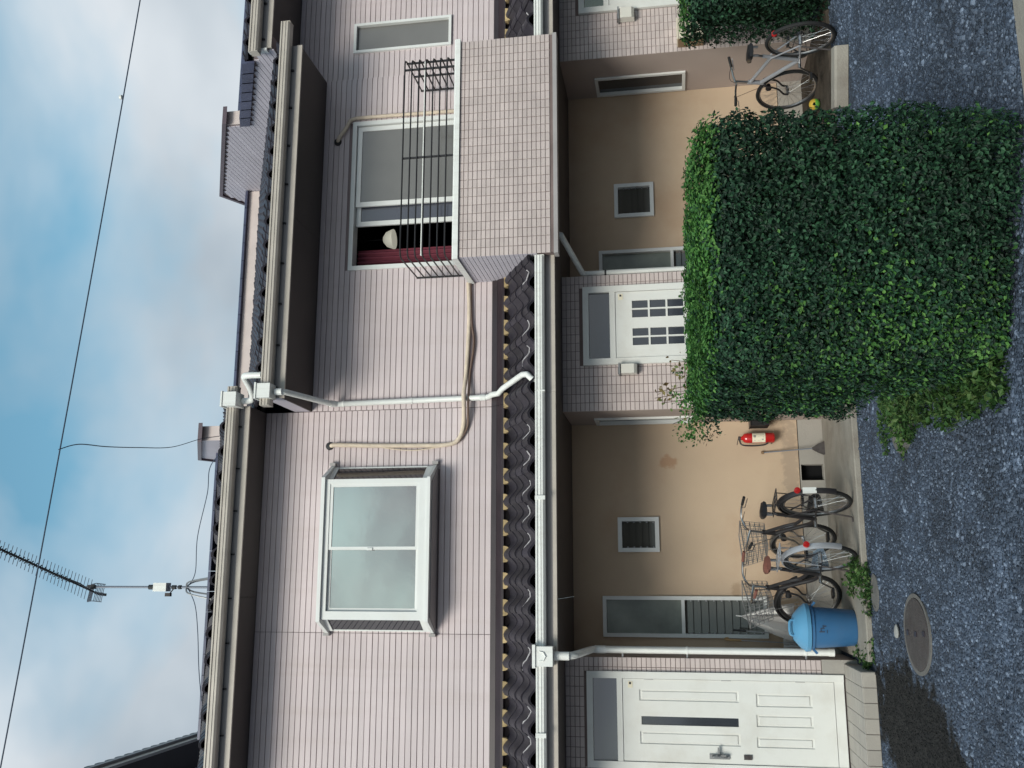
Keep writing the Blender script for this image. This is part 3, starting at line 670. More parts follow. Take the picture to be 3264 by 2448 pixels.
# ---- upper eaves, roofs, ridges
RS = .50; RA = math.atan(RS)
RT = rooftile(TW+.012, .30, .026, .056, .6)
def roof(house, x0, x1, zs, e, gx0, gx1, ridge=.155):
    w2 = (x1-x0)/2
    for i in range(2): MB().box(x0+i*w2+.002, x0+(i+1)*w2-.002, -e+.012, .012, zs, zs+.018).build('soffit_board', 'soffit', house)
    MB().box(x0+.001, x1-.001, -e-.012, -e+.010, zs-.02, zs+.035).build('fascia_trim', 'gutter_up', house)
    MB().box(x0+.001, x1-.001, -e-.005, -e+.010, zs+.036, zs+.17).build('fascia', 'trim', house)
    for xa in (x0+.001, x1-.02): MB().box(xa, xa+.019, -e+.012, .012, zs+.019, zs+.20).build('eave_side', 'siding_side', house)
    gutter(house, gx0, gx1, -e-.03, zs+.19, .10, .10, 'gutter_up')
    k = int((gx1-gx0)/.45)
    for i in range(k): MB().box(gx0+.2+i*.45, gx0+.215+i*.45, -e-.032, -e-.004, zs+.06, zs+.14).build('gutter_bracket', 'black', house)
    # deck slab
    ye = -e-.09; ze = zs+.222; yr = 3.0; zr = ze+(yr-ye)*RS; th = .05
    MB().prism([(ye+.03, ze-.05), (yr, zr-.05), (7.0, zr-.05-4.0*RS), (7.0, zr-.05-4.0*RS-th), (yr, zr-.05-th), (ye+.03, ze-.05-th)], 0, x0+.002, x1-.002).build('roof', 'void', house)
    n = int(round((x1-x0)/TW)); tw = (x1-x0)/n; ex = .235
    rows = int(math.hypot(yr-ye, zr-ze)/ex)
    rest = MB()
    for j in range(rows):
        d = j*ex; y = ye+math.cos(RA)*d; z = ze+math.sin(RA)*d
        for i in range(n):
            x = x0+(i+.5)*tw
            if j < 3: inst('roof_tile', RT, house, (x, y, z+rnd.uniform(-.004,.004)), (RA-.06+rnd.uniform(-.012,.012), rnd.uniform(-.015,.015), 0), (tw/TW, 1, 1))
            else:
                q = 6; a = RA-.06; ln = .27
                vs = [(x-tw/2+tw*k/q, y+jj*ln*math.cos(a), z+jj*ln*math.sin(a)+.056*math.sin(2*PI*k/q+.6)) for jj in (0, 1) for k in range(q+1)]
                vs += [(x-tw/2+tw*k/q, y, z-.03+.056*math.sin(2*PI*k/q+.6)) for k in range(q+1)]
                rest.add(vs, [(k, k+1, q+1+k+1, q+1+k) for k in range(q)]+[(2*q+2+k, 2*q+3+k, k+1, k) for k in range(q)])
    tag(rest.build('roof_tile_field', 'rooftile', house, smooth=True), kind='stuff')
    back = MB().prism([(yr, zr), (7.05, zr-4.05*RS), (7.05, zr-4.05*RS-.03), (yr, zr-.03)], 0, x0+.01, x1-.01).build('rear_roof_slope', 'rooftile', house)
    if ridge:
        if ridge > .1: MB().box(x0+.05, x1-.02, yr-.10, yr+.10, zr-.02, zr+.155).build('ridge_wall', 'cream_wall', house)
        k = int((x1-x0)/.27); cw = (x1-x0-.07)/k
        for i in range(k):
            xa = x0+.05+i*cw
            zq = zr+ridge-.155; MB().prism([(yr-.16, zq+.157), (yr-.16, zq+.19), (yr-.08, zq+.235), (yr, zq+.25), (yr+.08, zq+.235), (yr+.16, zq+.19), (yr+.16, zq+.157)], 0, xa+.004, xa+cw-.004).build('ridge_tile', 'rooftile_blue', house)
    return ze, zr
M['cream_wall'] = mat('cream_wall', (.58, .50, .48), .7, .2, var=.08, vscale=3)
e1, e2, e3 = .454, .81, .81
roof(H1, X1, X2, Z1, e1, X1, 2.03, .001)
roof(H2, X2+.004, X3-.004, Z2, e2, X2-.09, 6.10)
roof(H3, X3, X4, Z3, e3, X3-.10, X4, .001)

# raised party walls above the roofs and the gable strips beside a lower roof
def gable_boards(house, x, poly_top, poly_bot, y0, y1, z0, z1, name='gable_board'):
    """boards on a wall facing -x between two height functions of y"""
    n = int((z1-z0)/PITCHB)
    for i in range(n):
        a = z0+i*PITCHB+.003; b_ = a+PITCHB-.006
        ys = [y0+(y1-y0)*k/240 for k in range(241)]
        ok = [y for y in ys if poly_bot(y)-.05 < a and poly_top(y) > b_]
        if len(ok) < 6: continue
        MB().box(x-.014, x-.001, ok[0], ok[-1], a, b_).build(name, 'siding_side', house)
ze3 = Z3+.20; zr3 = ze3+(3.0+e3+.09)*RS
gtop3 = lambda y: min(ze3-.06+(y+e3+.09)*RS, zr3-.06-(max(y, 3)-3)*RS) if y < 3 else zr3-.06-(y-3)*RS
ze2 = Z2+.20; gbot3 = lambda y: ze2+(y+e2+.09)*RS-.02
fw_top = lambda y: 7.36+(y-.85)*.515 if y < 2.98 else 7.36+2.13*.515-(y-2.98)*.55
top3 = lambda y: fw_top(y) if y > .86 else gtop3(y)
pts = [(-e3+.02, Z3-.02), (-e3+.02, gtop3(-e3+.02)), (.85, gtop3(.85)), (.85, fw_top(.85)), (2.98, fw_top(2.98)), (4.4, fw_top(4.4)), (4.4, 6.5), (0.3, Z2+.3), (-.5, Z3-.02)]
MB().prism(pts, 0, X3+.001, X3+.16).build('gable_wall', 'siding_back', H3)
gable_boards(H3, X3, top3, gbot3, -e3+.02, 4.4, 5.98, 8.5)
def coping(house, x0, x1, y0, ytop, y1, f, m='brownmetal'):
    for a, b_ in ((y0-.10, ytop), (ytop, y1)):
        MB().prism([(a, f(a)+.002), (b_, f(b_)+.002), (b_, f(b_)+.06), (a, f(a)+.06)], 0, x0-.03, x1+.03).build('coping', m, house)
ftmp = lambda y: 7.36+(y-.85)*.515 if y <= 2.98 else 7.36+2.13*.515-(y-2.98)*.55
MB().prism([(.85, 6.9), (.85, fw_top(.85)), (2.98, fw_top(2.98)), (4.4, fw_top(4.4)), (4.4, 7.0)], 0, X3+.165, X3+.19).build('party_wall_cheek', 'cream_wall', H3)
MB().box(X3+.002, X3+.19, .835, .849, gtop3(.85), fw_top(.85)).build('party_wall_face', 'cream_wall', H3)
coping(H3, X3, X3+.19, .85, 2.98, 4.4, ftmp)
for i in range(7):                                          # verge tiles down the gable edge
    y = -.62+i*.205; z = gtop3(y)+.0
    q = MB().prism([(0, -.01), (.225, -.01+.225*RS), (.225, .125+.225*RS), (0, .145)], 0, X3-.045, X3-.018)
    q.prism([(0, .11), (.225, .09+.225*RS), (.225, .125+.225*RS), (0, .145)], 0, X3-.017, X3+.14)
    q.v = [v+Vector((0, y, z)) for v in q.v]
    q.build('verge_tile', 'rooftile_blue', H3)
MB().box(X3-.045, X3-.014, -e3-.04, -e3+.02, Z3+.02, Z3+.24).build('verge_end_board', 'white', H3)
f1 = lambda y: 7.84+(y-1.68)*.52 if y <= 3.4 else 7.84+1.72*.52-(y-3.4)*.55
MB().prism([(1.68, 7.2), (1.68, f1(1.68)), (3.4, f1(3.4)), (4.0, f1(4.0)), (4.0, 7.3)], 0, 1.80, 1.995).build('party_wall', 'siding_side', H1)
MB().box(1.802, 1.993, 1.668, 1.679, 7.3, f1(1.68)).build('party_wall_face', 'cream_wall', H1)
coping(H1, 1.80, 1.995, 1.68, 3.4, 4.0, f1)

# ---- balcony
def balcony():
    x0, x1, y0, z0, z1 = 3.25, 5.70, -.85, 2.80, 3.80
    b_ = MB().box(x0+.009, x1-.009, y0+.009, y0+.10, z0+.01, z1).box(x0+.009, x0+.10, y0+.10, .0, 2.99, z1).box(x1-.10, x1-.009, y0+.10, .0, 2.99, z1).box(x0+.10, x1-.10, y0+.10, -.0, 3.30, 3.36)
    bal = b_.build('balcony', 'grout', H2)
    tile_field(bal, x0, x1, z0+.02, z1, y0, [], lambda c: -c[2]*2+c[0]*.01, 300, name='balcony_tile')
    side = MB()
    for xx in (x0, x1):
        n = 9; m = int((z1-2.95)/TQ)
        for j in range(m):
            zc = z1-(j+.5)*TQ
            for i in range(n):
                ya = y0+.01+i*(-y0-.01)/n; yb = ya+(-y0-.01)/n
                if 3.055+(ya+.8)*.55 > zc+.06: continue
                side.box(min(xx, xx+(.008 if xx == x0 else -.008)), max(xx, xx+(.008 if xx == x0 else -.008)), ya+.002, yb-.002, zc-.0215, zc+.0215)
    tag(side.build('side_tile_field', 'siding_side', bal), kind='stuff')
    c = MB().prism([(y0-.025, z1+.002), (y0-.025, z1+.05), (y0-.01, z1+.066), (y0+.11, z1+.066), (y0+.11, z1+.002)], 0, x0-.02, x1+.02)
    c.box(x0-.02, x0+.115, y0+.111, -.015, z1+.002, z1+.064).box(x1-.115, x1+.02, y0+.111, -.015, z1+.002, z1+.064)
    c.build('cap_rail', 'pvc', bal)
    MB().box(x0-.006, x1+.006, y0-.004, y0+.12, z0-.035, z0+.008).build('balcony_base', 'trim', bal)
    # railing: seven bars that turn the corners, on posts
    xa, xb, yf, yk = 3.305, 5.585, -.80, -.10; zs = [3.96+.0795*i for i in range(7)]
    for z in zs:
        pth = [(xa, yk, z), (xa, yf+.06, z), (xa+.018, yf+.018, z), (xa+.06, yf, z), (xb-.06, yf, z), (xb-.018, yf+.018, z), (xb, yf+.06, z), (xb, yk, z)]
        MB().tube(pth, .0085, 6).build('railing_bar', 'blackmetal', bal)
    for (x, y) in ((xa, yk), (xb, yk), (xb, -.42), (5.455, yf), (4.42, yf), (xb, yf+.10)):
        MB().box(x-.009, x+.009, y-.009+.012*(y == yf), y+.009+.012*(y == yf), z1+.06, zs[-1]+.01).build('railing_post', 'blackmetal', bal)
    MB().lathe([(.03, 0), (.03, .03), (.012, .04)], 10, (xa, yk, z1+.062)).build('post_foot', 'black', bal)
balcony()
lp = MB().tube([(3.335, -.766, 4.215), (5.55, -.766, 4.215)], .0115, 8).build('laundry_pole', 'pvc', None, smooth=True)
tag(lp, 'white laundry pole resting along the inside of the black balcony railing', 'laundry pole')
MB().tube([(3.325, -.766, 4.215), (3.342, -.766, 4.215)], .0135, 8).build('end_cap', 'white', lp)

# ---- rainwater pipes and hoses
def pipe(house, pts, r=.032, name='downpipe', m='pvc', smooth_k=0, n=12):
    p = smooth_path(pts, smooth_k) if smooth_k else pts
    return MB().tube(p, r, n).build(name, m, house, smooth=True)
def collars(par, pts, r, m='pvc'):
    for a, b_ in pts: MB().tube([a, b_], r, 12).build('pipe_collar', m, par, smooth=True)
# street side of the first recess
p = pipe(H1, [(-.695, -.77, 2.92), (-.695, -.77, 2.72), (-.69, -.72, 2.66), (-.685, -.03, 2.56), (-.685, .03, 2.50), (-.685, .03, .20)], .036)
collars(p, [((-.695, -.77, 2.80), (-.695, -.77, 2.70)), ((-.685, .03, 2.53), (-.685, .03, 2.42)), ((-.685, .03, 1.62), (-.685, .03, 1.60)), ((-.685, .03, .48), (-.685, .03, .46)), ((-.685, .03, .25), (-.685, .03, .20))], .040)
for z in (2.25, 1.61, .47): MB().box(-.76, -.70, .02, .04, z-.008, z+.008).build('pipe_bracket', 'galv', p)
bx = MB().box(-.785, -.605, -.875, -.735, 2.845, 3.005).box(-.80, -.59, -.89, -.728, 3.006, 3.035).lathe([(.036, 2.79), (.042, 2.80), (.042, 2.844)], 14, (-.695, -.77, 0))
bx.tube([(-.74, -.878, 2.97), (-.73, -.884, 2.93), (-.695, -.886, 2.91), (-.66, -.884, 2.93), (-.65, -.878, 2.97)], .006, 6)
bx.build('hopper', 'pvc', p)
p = pipe(H2, [(3.55, -.60, 2.85), (3.535, -.58, 2.77), (3.30, .02, 2.60), (3.302, .055, 2.55), (3.302, .055, .20)], .032)
collars(p, [((3.302, .055, 2.36), (3.302, .055, 2.34))], .036, 'black')
MB().box(3.255, 3.28, .045, .065, 2.34, 2.36).build('pipe_bracket', 'galv', p)
# upper boxes between the two roofs
p = pipe(H1, [(1.875, -.55, 6.22), (1.875, -.55, 6.14), (1.90, -.60, 6.08), (1.98, -.72, 6.06), (2.05, -.82, 6.07), (2.075, -.88, 6.04), (2.075, -.89, 5.86)], .034, smooth_k=4)
MB().box(1.80, 1.95, -.70, -.55+.05, 6.225, 6.375).box(1.79, 1.96, -.71, -.49, 6.376, 6.395).build('hopper', 'pvc', p)
p = pipe(H2, [(1.89, -.90, 5.70), (1.89, -.90, 5.64), (1.892, -.86, 5.60), (1.90, -.10, 5.38), (1.905, -.055, 5.32), (1.915, -.055, 4.6), (1.93, -.055, 3.66), (1.935, -.075, 3.615), (1.94, -.15, 3.57), (1.945, -.17, 3.50), (1.99, -.22, 3.44), (2.035, -.66, 3.16), (2.02, -.74, 3.10), (1.965, -.765, 3.05), (1.95, -.765, 2.97)], .031)
collars(p, [((1.90, -.13, 5.39), (1.903, -.07, 5.35)), ((1.9055, -.055, 5.27), (1.906, -.055, 5.25)), ((1.9167, -.055, 4.49), (1.917, -.055, 4.47)), ((1.929, -.055, 3.72), (1.93, -.055, 3.66)), ((1.89, -.90, 5.69), (1.89, -.90, 5.62))], .036)
MB().box(1.815, 1.965, -1.0, -.84, 5.715, 5.86).box(1.805, 1.975, -1.01, -.83, 5.861, 5.88).build('hopper', 'pvc', p)
for z in (5.2, 4.48, 3.75): MB().box(1.905, 1.925, -.03, .0, z-.008, z+.008).build('pipe_bracket', 'galv', p)
# air-conditioner hoses
h = pipe(H1, [(1.446, .0, 5.40), (1.447, -.035, 5.38), (1.45, -.04, 5.30), (1.435, -.035, 4.9), (1.425, -.03, 4.3), (1.43, -.03, 4.08), (1.475, -.035, 3.965), (1.62, -.04, 3.905), (1.84, -.10, 3.888), (1.98, -.105, 3.89), (2.2, -.04, 3.882), (2.6, -.03, 3.862), (2.95, -.03, 3.856), (3.24, -.035, 3.87)], .024, 'conditioner_hose', 'hose', 5, 10)
MB().lathe([(.0, -.03), (.035, -.028), (.045, -.01), (.045, .012)], 16, (1.444, 0, 5.42), 1).build('wall_sleeve', 'black', h)
pipe(h, [(1.44, -.03, 4.95), (1.395, -.03, 4.7), (1.375, -.03, 4.45), (1.40, -.03, 4.2), (1.43, -.03, 4.06)], .006, 'drain_tube', 'hose', 6, 6)
pipe(h, [(1.47, -.035, 3.945), (1.62, -.03, 3.862), (1.84, -.085, 3.845), (2.2, -.03, 3.84), (2.55, -.03, 3.80), (2.8, -.03, 3.83), (3.24, -.03, 3.845)], .013, 'cable_bundle', 'hose_dark', 6, 7)
h = pipe(H2, [(5.075, .0, 5.47), (5.08, -.035, 5.46), (5.13, -.04, 5.43), (5.235, -.035, 5.36), (5.33, -.03, 5.3), (5.345, -.03, 5.1), (5.34, -.03, 4.4), (5.33, -.03, 3.6)], .022, 'conditioner_hose', 'hose', 5, 10)
MB().lathe([(.0, -.03), (.035, -.028), (.045, -.01), (.045, .012)], 16, (5.07, 0, 5.475), 1).build('wall_sleeve', 'black', h)

# ------------------------------------------------------------------ step, wall fittings
def step():
    x0, x1, y0, z1 = -2.2, -.785, -.90, .124
    e = empty('entrance_step', (-1.5, -.45, 0), 'low tiled entrance step in front of the white panelled door', 'step')
    MB().box(x0, x1-.004, y0+.006, -.014, 0, z1-.006).build('step_core', 'grout', e)
    tm = MB().slab(-.0635, .0635, 0, .008, -.0635, .0635, .003)
    me = bpy.data.meshes.new('step_tile'); me.from_pydata([(v.x, v.z, -v.y) for v in tm.v], [], [tuple(reversed(f)) for f in tm.f]); me.materials.append(M['steptile'])
    n = 11; px = (x1-x0)/n; m = 7; py = (-.014-y0)/m
    for i in range(n):
        for j in range(m):
            inst('step_tile', me, e, (x0+(i+.5)*px, y0+(j+.5)*py, z1+rnd.uniform(-.0006,.0006)), (0,0,0), (px/.1275*.985, py/.1275*.985, 1))
        MB().slab(x0+i*px+.002, x0+(i+1)*px-.002, y0-.003, y0+.006, .003, z1-.009, .003).build('riser_tile', 'steptile', e)
    for j in range(m): MB().box(x1-.004, x1+.002, y0+j*py+.002, y0+(j+1)*py-.002, .003, z1-.009).build('side_tile', 'steptile', e)
M['steptile'] = mat('steptile', (.33, .305, .275), .6, .35, var=.08, vscale=4, rand=.06, bump=.2, bscale=100, dirt=(.25, .22, .19), dscale=4, damt=.4)
step()

def wall_lamp(x0, x1, z0, z1, label):
    e = empty('wall_lamp', ((x0+x1)/2, 0, z0), label, 'lamp', 'wall lamps beside the doors')
    MB().box(x0+.01, x1-.01, -.013, -.001, z1-.10, z1).build('bracket', 'castiron', e)
    MB().prism([(-.014, z1-.03), (-.014, z0), (-.09, z0), (-.115, z0+.03), (-.115, z1-.05), (-.09, z1-.03)], 0, x0, x1).build('lamp_shade', 'lampbox', e)
    MB().box(x0-.012, x1+.012, -.12, -.001, z1-.028, z1-.012).build('lamp_cap', 'galv', e)
wall_lamp(2.135, 2.235, 2.03, 2.235, 'frosted box wall lamp beside the door with small square panes nearest the hedge')
wall_lamp(6.28, 6.41, 1.96, 2.16, 'frosted box wall lamp beside the cut-off door at the photo edge')

mb = empty('mailbox', (6.0, -.08, 1.2), 'cream mailbox with brown side on the tiled corner above the silver bicycle', 'mailbox')
MB().box(5.915, 6.17, -.17, -.012, 1.205, 1.475).build('box_front', 'cream', mb)
MB().box(5.90, 5.913, -.172, -.012, 1.20, 1.48).build('side_plate', 'brownbox', mb)
MB().box(5.912, 6.175, -.178, -.012, 1.477, 1.492).build('lid', 'cream', mb)
tag(MB().box(1.655, 1.745, .60, .82, .64, .83).box(1.65, 1.75, .59, .83, .832, .842).box(1.745, 1.757, .66, .76, .70, .78).build('meter_box', 'black'), 'small black box on the return wall behind the hedge edge near the extinguisher', 'meter box')

def extinguisher():
    x, y, z = 1.547, .80, .575
    e = empty('fire_extinguisher', (x, y, z), 'red fire extinguisher hanging on the beige wall', 'fire extinguisher')
    MB().lathe([(.0, z), (.05, z), (.058, z+.012), (.058, z+.29), (.05, z+.325), (.025, z+.345), (.018, z+.36)], 24, (x, y, 0)).build('tank', 'red', e, smooth=True)
    lb = MB(); n = 12
    a0, a1 = -PI/2-1.15, -PI/2+1.15
    for zz0, zz1 in ((z+.10, z+.24),):
        vs = [(x+.0588*math.cos(a0+(a1-a0)*k/n), y+.0588*math.sin(a0+(a1-a0)*k/n), q) for q in (zz0, zz1) for k in range(n+1)]
        lb.add(vs, [(k, k+1, n+2+k, n+1+k) for k in range(n)])
    lb.build('label_band', 'label', e)
    mk = MB()
    for dx, zz, w_, h_ in ((-.02, .205, .035, .018), (.012, .20, .02, .028), (-.012, .165, .05, .012), (.0, .14, .045, .012), (.015, .118, .03, .01), (-.025, .12, .014, .016)):
        yy = y-math.sqrt(.0596**2-min(abs(dx)+w_/2, .055)**2)
        mk.add([(x+dx-w_/2, y-math.sqrt(.0596**2-(dx-w_/2)**2), z+zz), (x+dx+w_/2, y-math.sqrt(.0596**2-(dx+w_/2)**2), z+zz), (x+dx+w_/2, y-math.sqrt(.0596**2-(dx+w_/2)**2), z+zz+h_), (x+dx-w_/2, y-math.sqrt(.0596**2-(dx-w_/2)**2), z+zz+h_)], [(0,1,2,3)])
    mk.build('label_print', 'galv', e)
    MB().lathe([(.018, z+.36), (.022, z+.365), (.022, z+.385), (.012, z+.39)], 12, (x, y, 0)).bar((x+.01, y, z+.385), (x-.075, y-.01, z+.405), .014, .008).bar((x+.01, y, z+.37), (x-.07, y-.01, z+.365), .014, .008).build('valve', 'castiron', e)
    MB().tube(smooth_path([(x-.02, y, z+.375), (x-.075, y-.01, z+.35), (x-.088, y-.012, z+.24), (x-.082, y-.02, z+.12), (x-.06, y-.03, z+.07)], 6), .009, 8).build('hose', 'black', e)
    MB().box(x-.03, x+.03, y+.056, .899, z+.05, z+.30).box(x-.06, x+.06, y+.02, y+.075, z+.02, z+.035).build('bracket', 'black', e)
extinguisher()
def broom():
    e = empty('broom', (1.42, .80, .05), 'thin long-handled broom leaning on the wall beside the extinguisher', 'broom')
    MB().tube([(1.418, .80, .17), (1.392, .875, .69)], .0065, 8).build('handle', 'alum', e)
    MB().lathe([(.0, .685), (.016, .69), (.016, .715), (.0, .72)], 10, (1.391, .876, 0)).build('grip_knob', 'brownbox', e)
    MB().add([(1.35, .77, .05), (1.49, .77, .05), (1.49, .85, .05), (1.35, .85, .05), (1.372, .785, .115), (1.468, .785, .115), (1.468, .83, .115), (1.372, .83, .115), (1.408, .79, .18), (1.428, .79, .18), (1.428, .812, .18), (1.408, .812, .18)],
             [(3,2,1,0), (0,1,5,4), (1,2,6,5), (2,3,7,6), (3,0,4,7), (4,5,9,8), (5,6,10,9), (6,7,11,10), (7,4,8,11), (8,9,10,11)]).build('brush_head', 'castiron', e)
broom()

# ------------------------------------------------------------------ bin and umbrellas
def bin_():
    x, y = -.435, -.30
    e = empty('rubbish_bin', (x, y, 0.05), 'blue plastic rubbish bin with domed lid by the downpipe', 'bin')
    b0 = .05
    MB().lathe([(.0, b0), (.158, b0), (.165, b0+.01), (.198, b0+.44), (.198, b0+.445)], 36, (x, y, 0)).build('bin_body', 'blue_plastic', e, smooth=True)
    MB().lathe([(.200, b0+.415), (.222, b0+.42), (.225, b0+.455), (.205, b0+.475), (.19, b0+.50), (.12, b0+.56), (.05, b0+.58), (.0, b0+.583)], 36, (x, y, 0)).build('bin_lid', 'blue_lid', e, smooth=True)
    MB().lathe([(.199, b0+.385), (.207, b0+.387), (.207, b0+.413), (.199, b0+.415)], 36, (x, y, 0)).build('rim', 'blue_plastic', e, smooth=True)
    MB().tube(smooth_path([(x-.07, y-.08, b0+.555), (x-.055, y-.085, b0+.60), (x+.055, y-.085, b0+.60), (x+.07, y-.08, b0+.555)], 4), .012, 8).build('lid_handle', 'blue_lid', e, smooth=True)
    for sx_ in (-1, 1): MB().bar((x+sx_*.20, y-.03, b0+.39), (x+sx_*.235, y-.03, b0+.36), .08, .02).build('side_grip', 'blue_plastic', e)
    mk = MB()
    for i, (dx, dz, w_, h_) in enumerate(((-.03, .30, .012, .05), (-.01, .33, .03, .008), (.0, .30, .008, .03), (.015, .31, .03, .008), (.02, .285, .012, .03), (-.028, .275, .03, .007))):
        r = .159+(.198-.158)*(dz/.44)+.005
        a, c = math.asin((dx-w_/2)/r), math.asin((dx+w_/2)/r)
        mk.add([(x+r*math.sin(a), y-r*math.cos(a), b0+dz), (x+r*math.sin(c), y-r*math.cos(c), b0+dz), (x+(r+.003)*math.sin(c), y-(r+.003)*math.cos(c), b0+dz+h_), (x+(r+.003)*math.sin(a), y-(r+.003)*math.cos(a), b0+dz+h_)], [(0,1,2,3)])
    mk.build('bin_mark', 'wire', e)
bin_()
def umbrella(tip, top, spread, label, handle_m, hook=True, apex_up=False):
    tip = Vector(tip); top = Vector(top); d = (top-tip).normalized(); Lh = (top-tip).length
    e = empty('umbrella', tip, label, 'umbrella', 'umbrellas standing behind the bin')
    q = d.to_track_quat('Z', 'X')
    def T(p): return tip + q @ Vector(p)
    MB().tube([T((0,0,0)), T((0,0,Lh*.86))], .005, 6).build('shaft', 'silver', e)
    n = 32; prof = [(.006, .06), (spread*.45, .24), (spread*.8, .42), (spread, .56)] if not apex_up else [(.006, Lh*.97), (spread*.45, Lh*.80), (spread*.8, Lh*.62), (spread, Lh*.45)]
    vs = []
    for r, z in prof:
        for k in range(n):
            a = 2*PI*k/n; rr_ = r*(1+.28*math.cos(8*a)) if r > .01 else r
            vs.append(T((rr_*math.cos(a), rr_*math.sin(a), min(z, Lh*.97))))
    MB().add(vs, [(i*n+k, i*n+(k+1) % n, (i+1)*n+(k+1) % n, (i+1)*n+k) for i in range(len(prof)-1) for k in range(n)]).build('canopy', 'vinyl', e, smooth=True)
    if not apex_up:
        hp = [T((0,0,Lh*.86)), T((0,0,Lh-.02))] + ([T((-.03+.03*math.cos(a), 0, Lh-.02+.035*math.sin(a))) for a in (.5, 1.2, 1.9, 2.6, 3.2)] if hook else [])
        MB().tube(hp, .011, 8).build('handle', handle_m, e, smooth=True)
    else:
        MB().tube([T((0,0,Lh*.96)), T((0,0,Lh+.03))], .006, 6).build('ferrule', 'white', e)
umbrella((-.47, .55, .05), (-.37, .72, 1.05), .155, 'half open clear vinyl umbrella spread behind the blue bin lid', 'white', apex_up=True)
umbrella((-.585, .55, .05), (-.515, .74, 1.13), .05, 'closed clear umbrella with black handle against the wall behind the bin', 'black', hook=False)
umbrella((-.655, .62, .05), (-.62, .78, 1.19), .045, 'closed clear umbrella with brown wooden hooked handle by the downpipe', 'wood')

# ------------------------------------------------------------------ bicycles (local frame: +x ahead, origin at rear contact)
def bicycle(loc, heading, steer, label, style):
    e = empty('bicycle', loc, label, 'bicycle', 'bicycles parked at the house fronts', (style.get('lean', 0), 0, heading), local=True)
    Rw = style['R']; WB = style['wb']; fm = style['frame']; grip = style['grip']; seatm = style['seat']
    hb = Vector((WB-.19, 0, Rw+.27)); ht = Vector((WB-.24, 0, Rw+.43)); ax = (ht-hb).normalized(); fh = Vector((WB, 0, Rw))
    rot = Matrix.Rotation(steer, 4, ax)
    def stf(p): return hb + (rot @ (p-hb))
    def wheel(c, tf, spin):
        hubm = MB(tf).tube([c+Vector((0,-.05,0)), c+Vector((0,.05,0))], .017, 10)
        for k in range(28):
            a = 2*PI*k/28+spin; s_ = .03 if k % 2 else -.03
            hubm.tube([c+Vector((.017*math.cos(a+.5), s_, .017*math.sin(a+.5))), c+Vector((math.cos(a)*(Rw-.035), 0, math.sin(a)*(Rw-.035)))], .0014, 3, cap=False)
        wh = hubm.build('wheel', 'steel', e)
        def ring(rad, r, m, nm, n=48): MB(tf).tube([c+Vector((rad*math.cos(2*PI*k/n), 0, rad*math.sin(2*PI*k/n))) for k in range(n)], r, 8, closed=True).build(nm, m, wh, smooth=True)
        ring(Rw-.019, .019, 'rubber', 'tyre'); ring(Rw-.038, .011, 'steel', 'rim')
    rh = Vector((0, 0, Rw)); wheel(rh, None, .1); wheel(fh, stf, .3)
    bb = Vector((.44, 0, Rw-.045)); st_top = Vector((.285, 0, Rw+.33))
    fr = MB()
    if style['step']:
        fr.tube(smooth_path([hb+Vector((-.005,0,.03)), Vector((WB-.36, 0, Rw+.12)), Vector((.58, 0, Rw-.01)), bb], 6), .021, 10)
        fr.tube(smooth_path([ht+Vector((0,0,-.03)), Vector((WB-.42, 0, Rw+.22)), Vector((.56, 0, Rw+.12)), Vector((.40, 0, Rw+.07))], 6), .017, 8)
    else:
        fr.tube([hb+Vector((-.005,0,.03)), bb], .021, 10); fr.tube([ht+Vector((-.005,0,-.03)), Vector((.32, 0, Rw+.24))], .018, 10)
    fr.tube([bb, st_top], .019, 10).tube([hb, ht], .024, 10)
    for s_ in (-1, 1):
        fr.tube([bb+Vector((0, s_*.03, 0)), rh+Vector((0, s_*.06, 0))], .009, 6); fr.tube([Vector((.31, s_*.02, Rw+.25)), rh+Vector((0, s_*.06, 0))], .008, 6)
    fr.build('frame', fm, e, smooth=True)
    fk = MB(stf)
    for s_ in (-1, 1): fk.tube(smooth_path([hb+Vector((.005, s_*.045, -.02)), hb+Vector((.07, s_*.055, -.15)), fh+Vector((-.02, s_*.055, .05)), fh+Vector((0, s_*.055, 0))], 4), .010, 8)
    fk.tube([hb+Vector((0,-.05,-.018)), hb+Vector((0,.05,-.018))], .014, 8)
    fk.build('fork', style.get('fork', fm), e, smooth=True)
    bt = ht + ax*.13
    hbm = MB(stf).tube([ht, bt], .011, 8)
    if style['bar'] == 'city':
        for s_ in (-1, 1): hbm.tube(smooth_path([bt, bt+Vector((.05, s_*.07, .03)), bt+Vector((.04, s_*.18, .06)), bt+Vector((-.04, s_*.245, .055)), bt+Vector((-.12, s_*.255, .045))], 5), .010, 8)
        gp = [(bt+Vector((-.10, s_*.255, .047)), bt+Vector((-.215, s_*.27, .03))) for s_ in (-1, 1)]
    else:
        for s_ in (-1, 1): hbm.tube([bt+Vector((.05,0,0)), bt+Vector((.04, s_*.10, .02)), bt+Vector((.0, s_*.28, .04))], .010, 8)
        gp = [(bt+Vector((.012, s_*.20, .03)), bt+Vector((-.015, s_*.31, .045))) for s_ in (-1, 1)]
        hbm.tube([bt, bt+Vector((.05,0,0))], .013, 8)
    hbm.build('handlebar', 'steel', e, smooth=True)
    for a, b_ in gp:
        gg = MB(stf).tube([a, b_], .0155, 8).build('grip', grip, e, smooth=True)
        MB(stf).tube([a+Vector((.05, 0, -.005)), a+Vector((.06, 0, -.03)), b_+Vector((.03, 0, -.035))], .005, 5).build('brake_lever', 'steel', gg)
    sp_top = st_top + Vector((-.035, 0, .10))
    MB().tube([st_top, sp_top], .012, 8).build('seat_post', 'steel', e)
    sz = sp_top + Vector((0, 0, .03)); sd_ = MB(); prof = [(-.13, .075, .0), (-.09, .085, .022), (.0, .06, .025), (.08, .028, .02), (.135, .018, .005)]
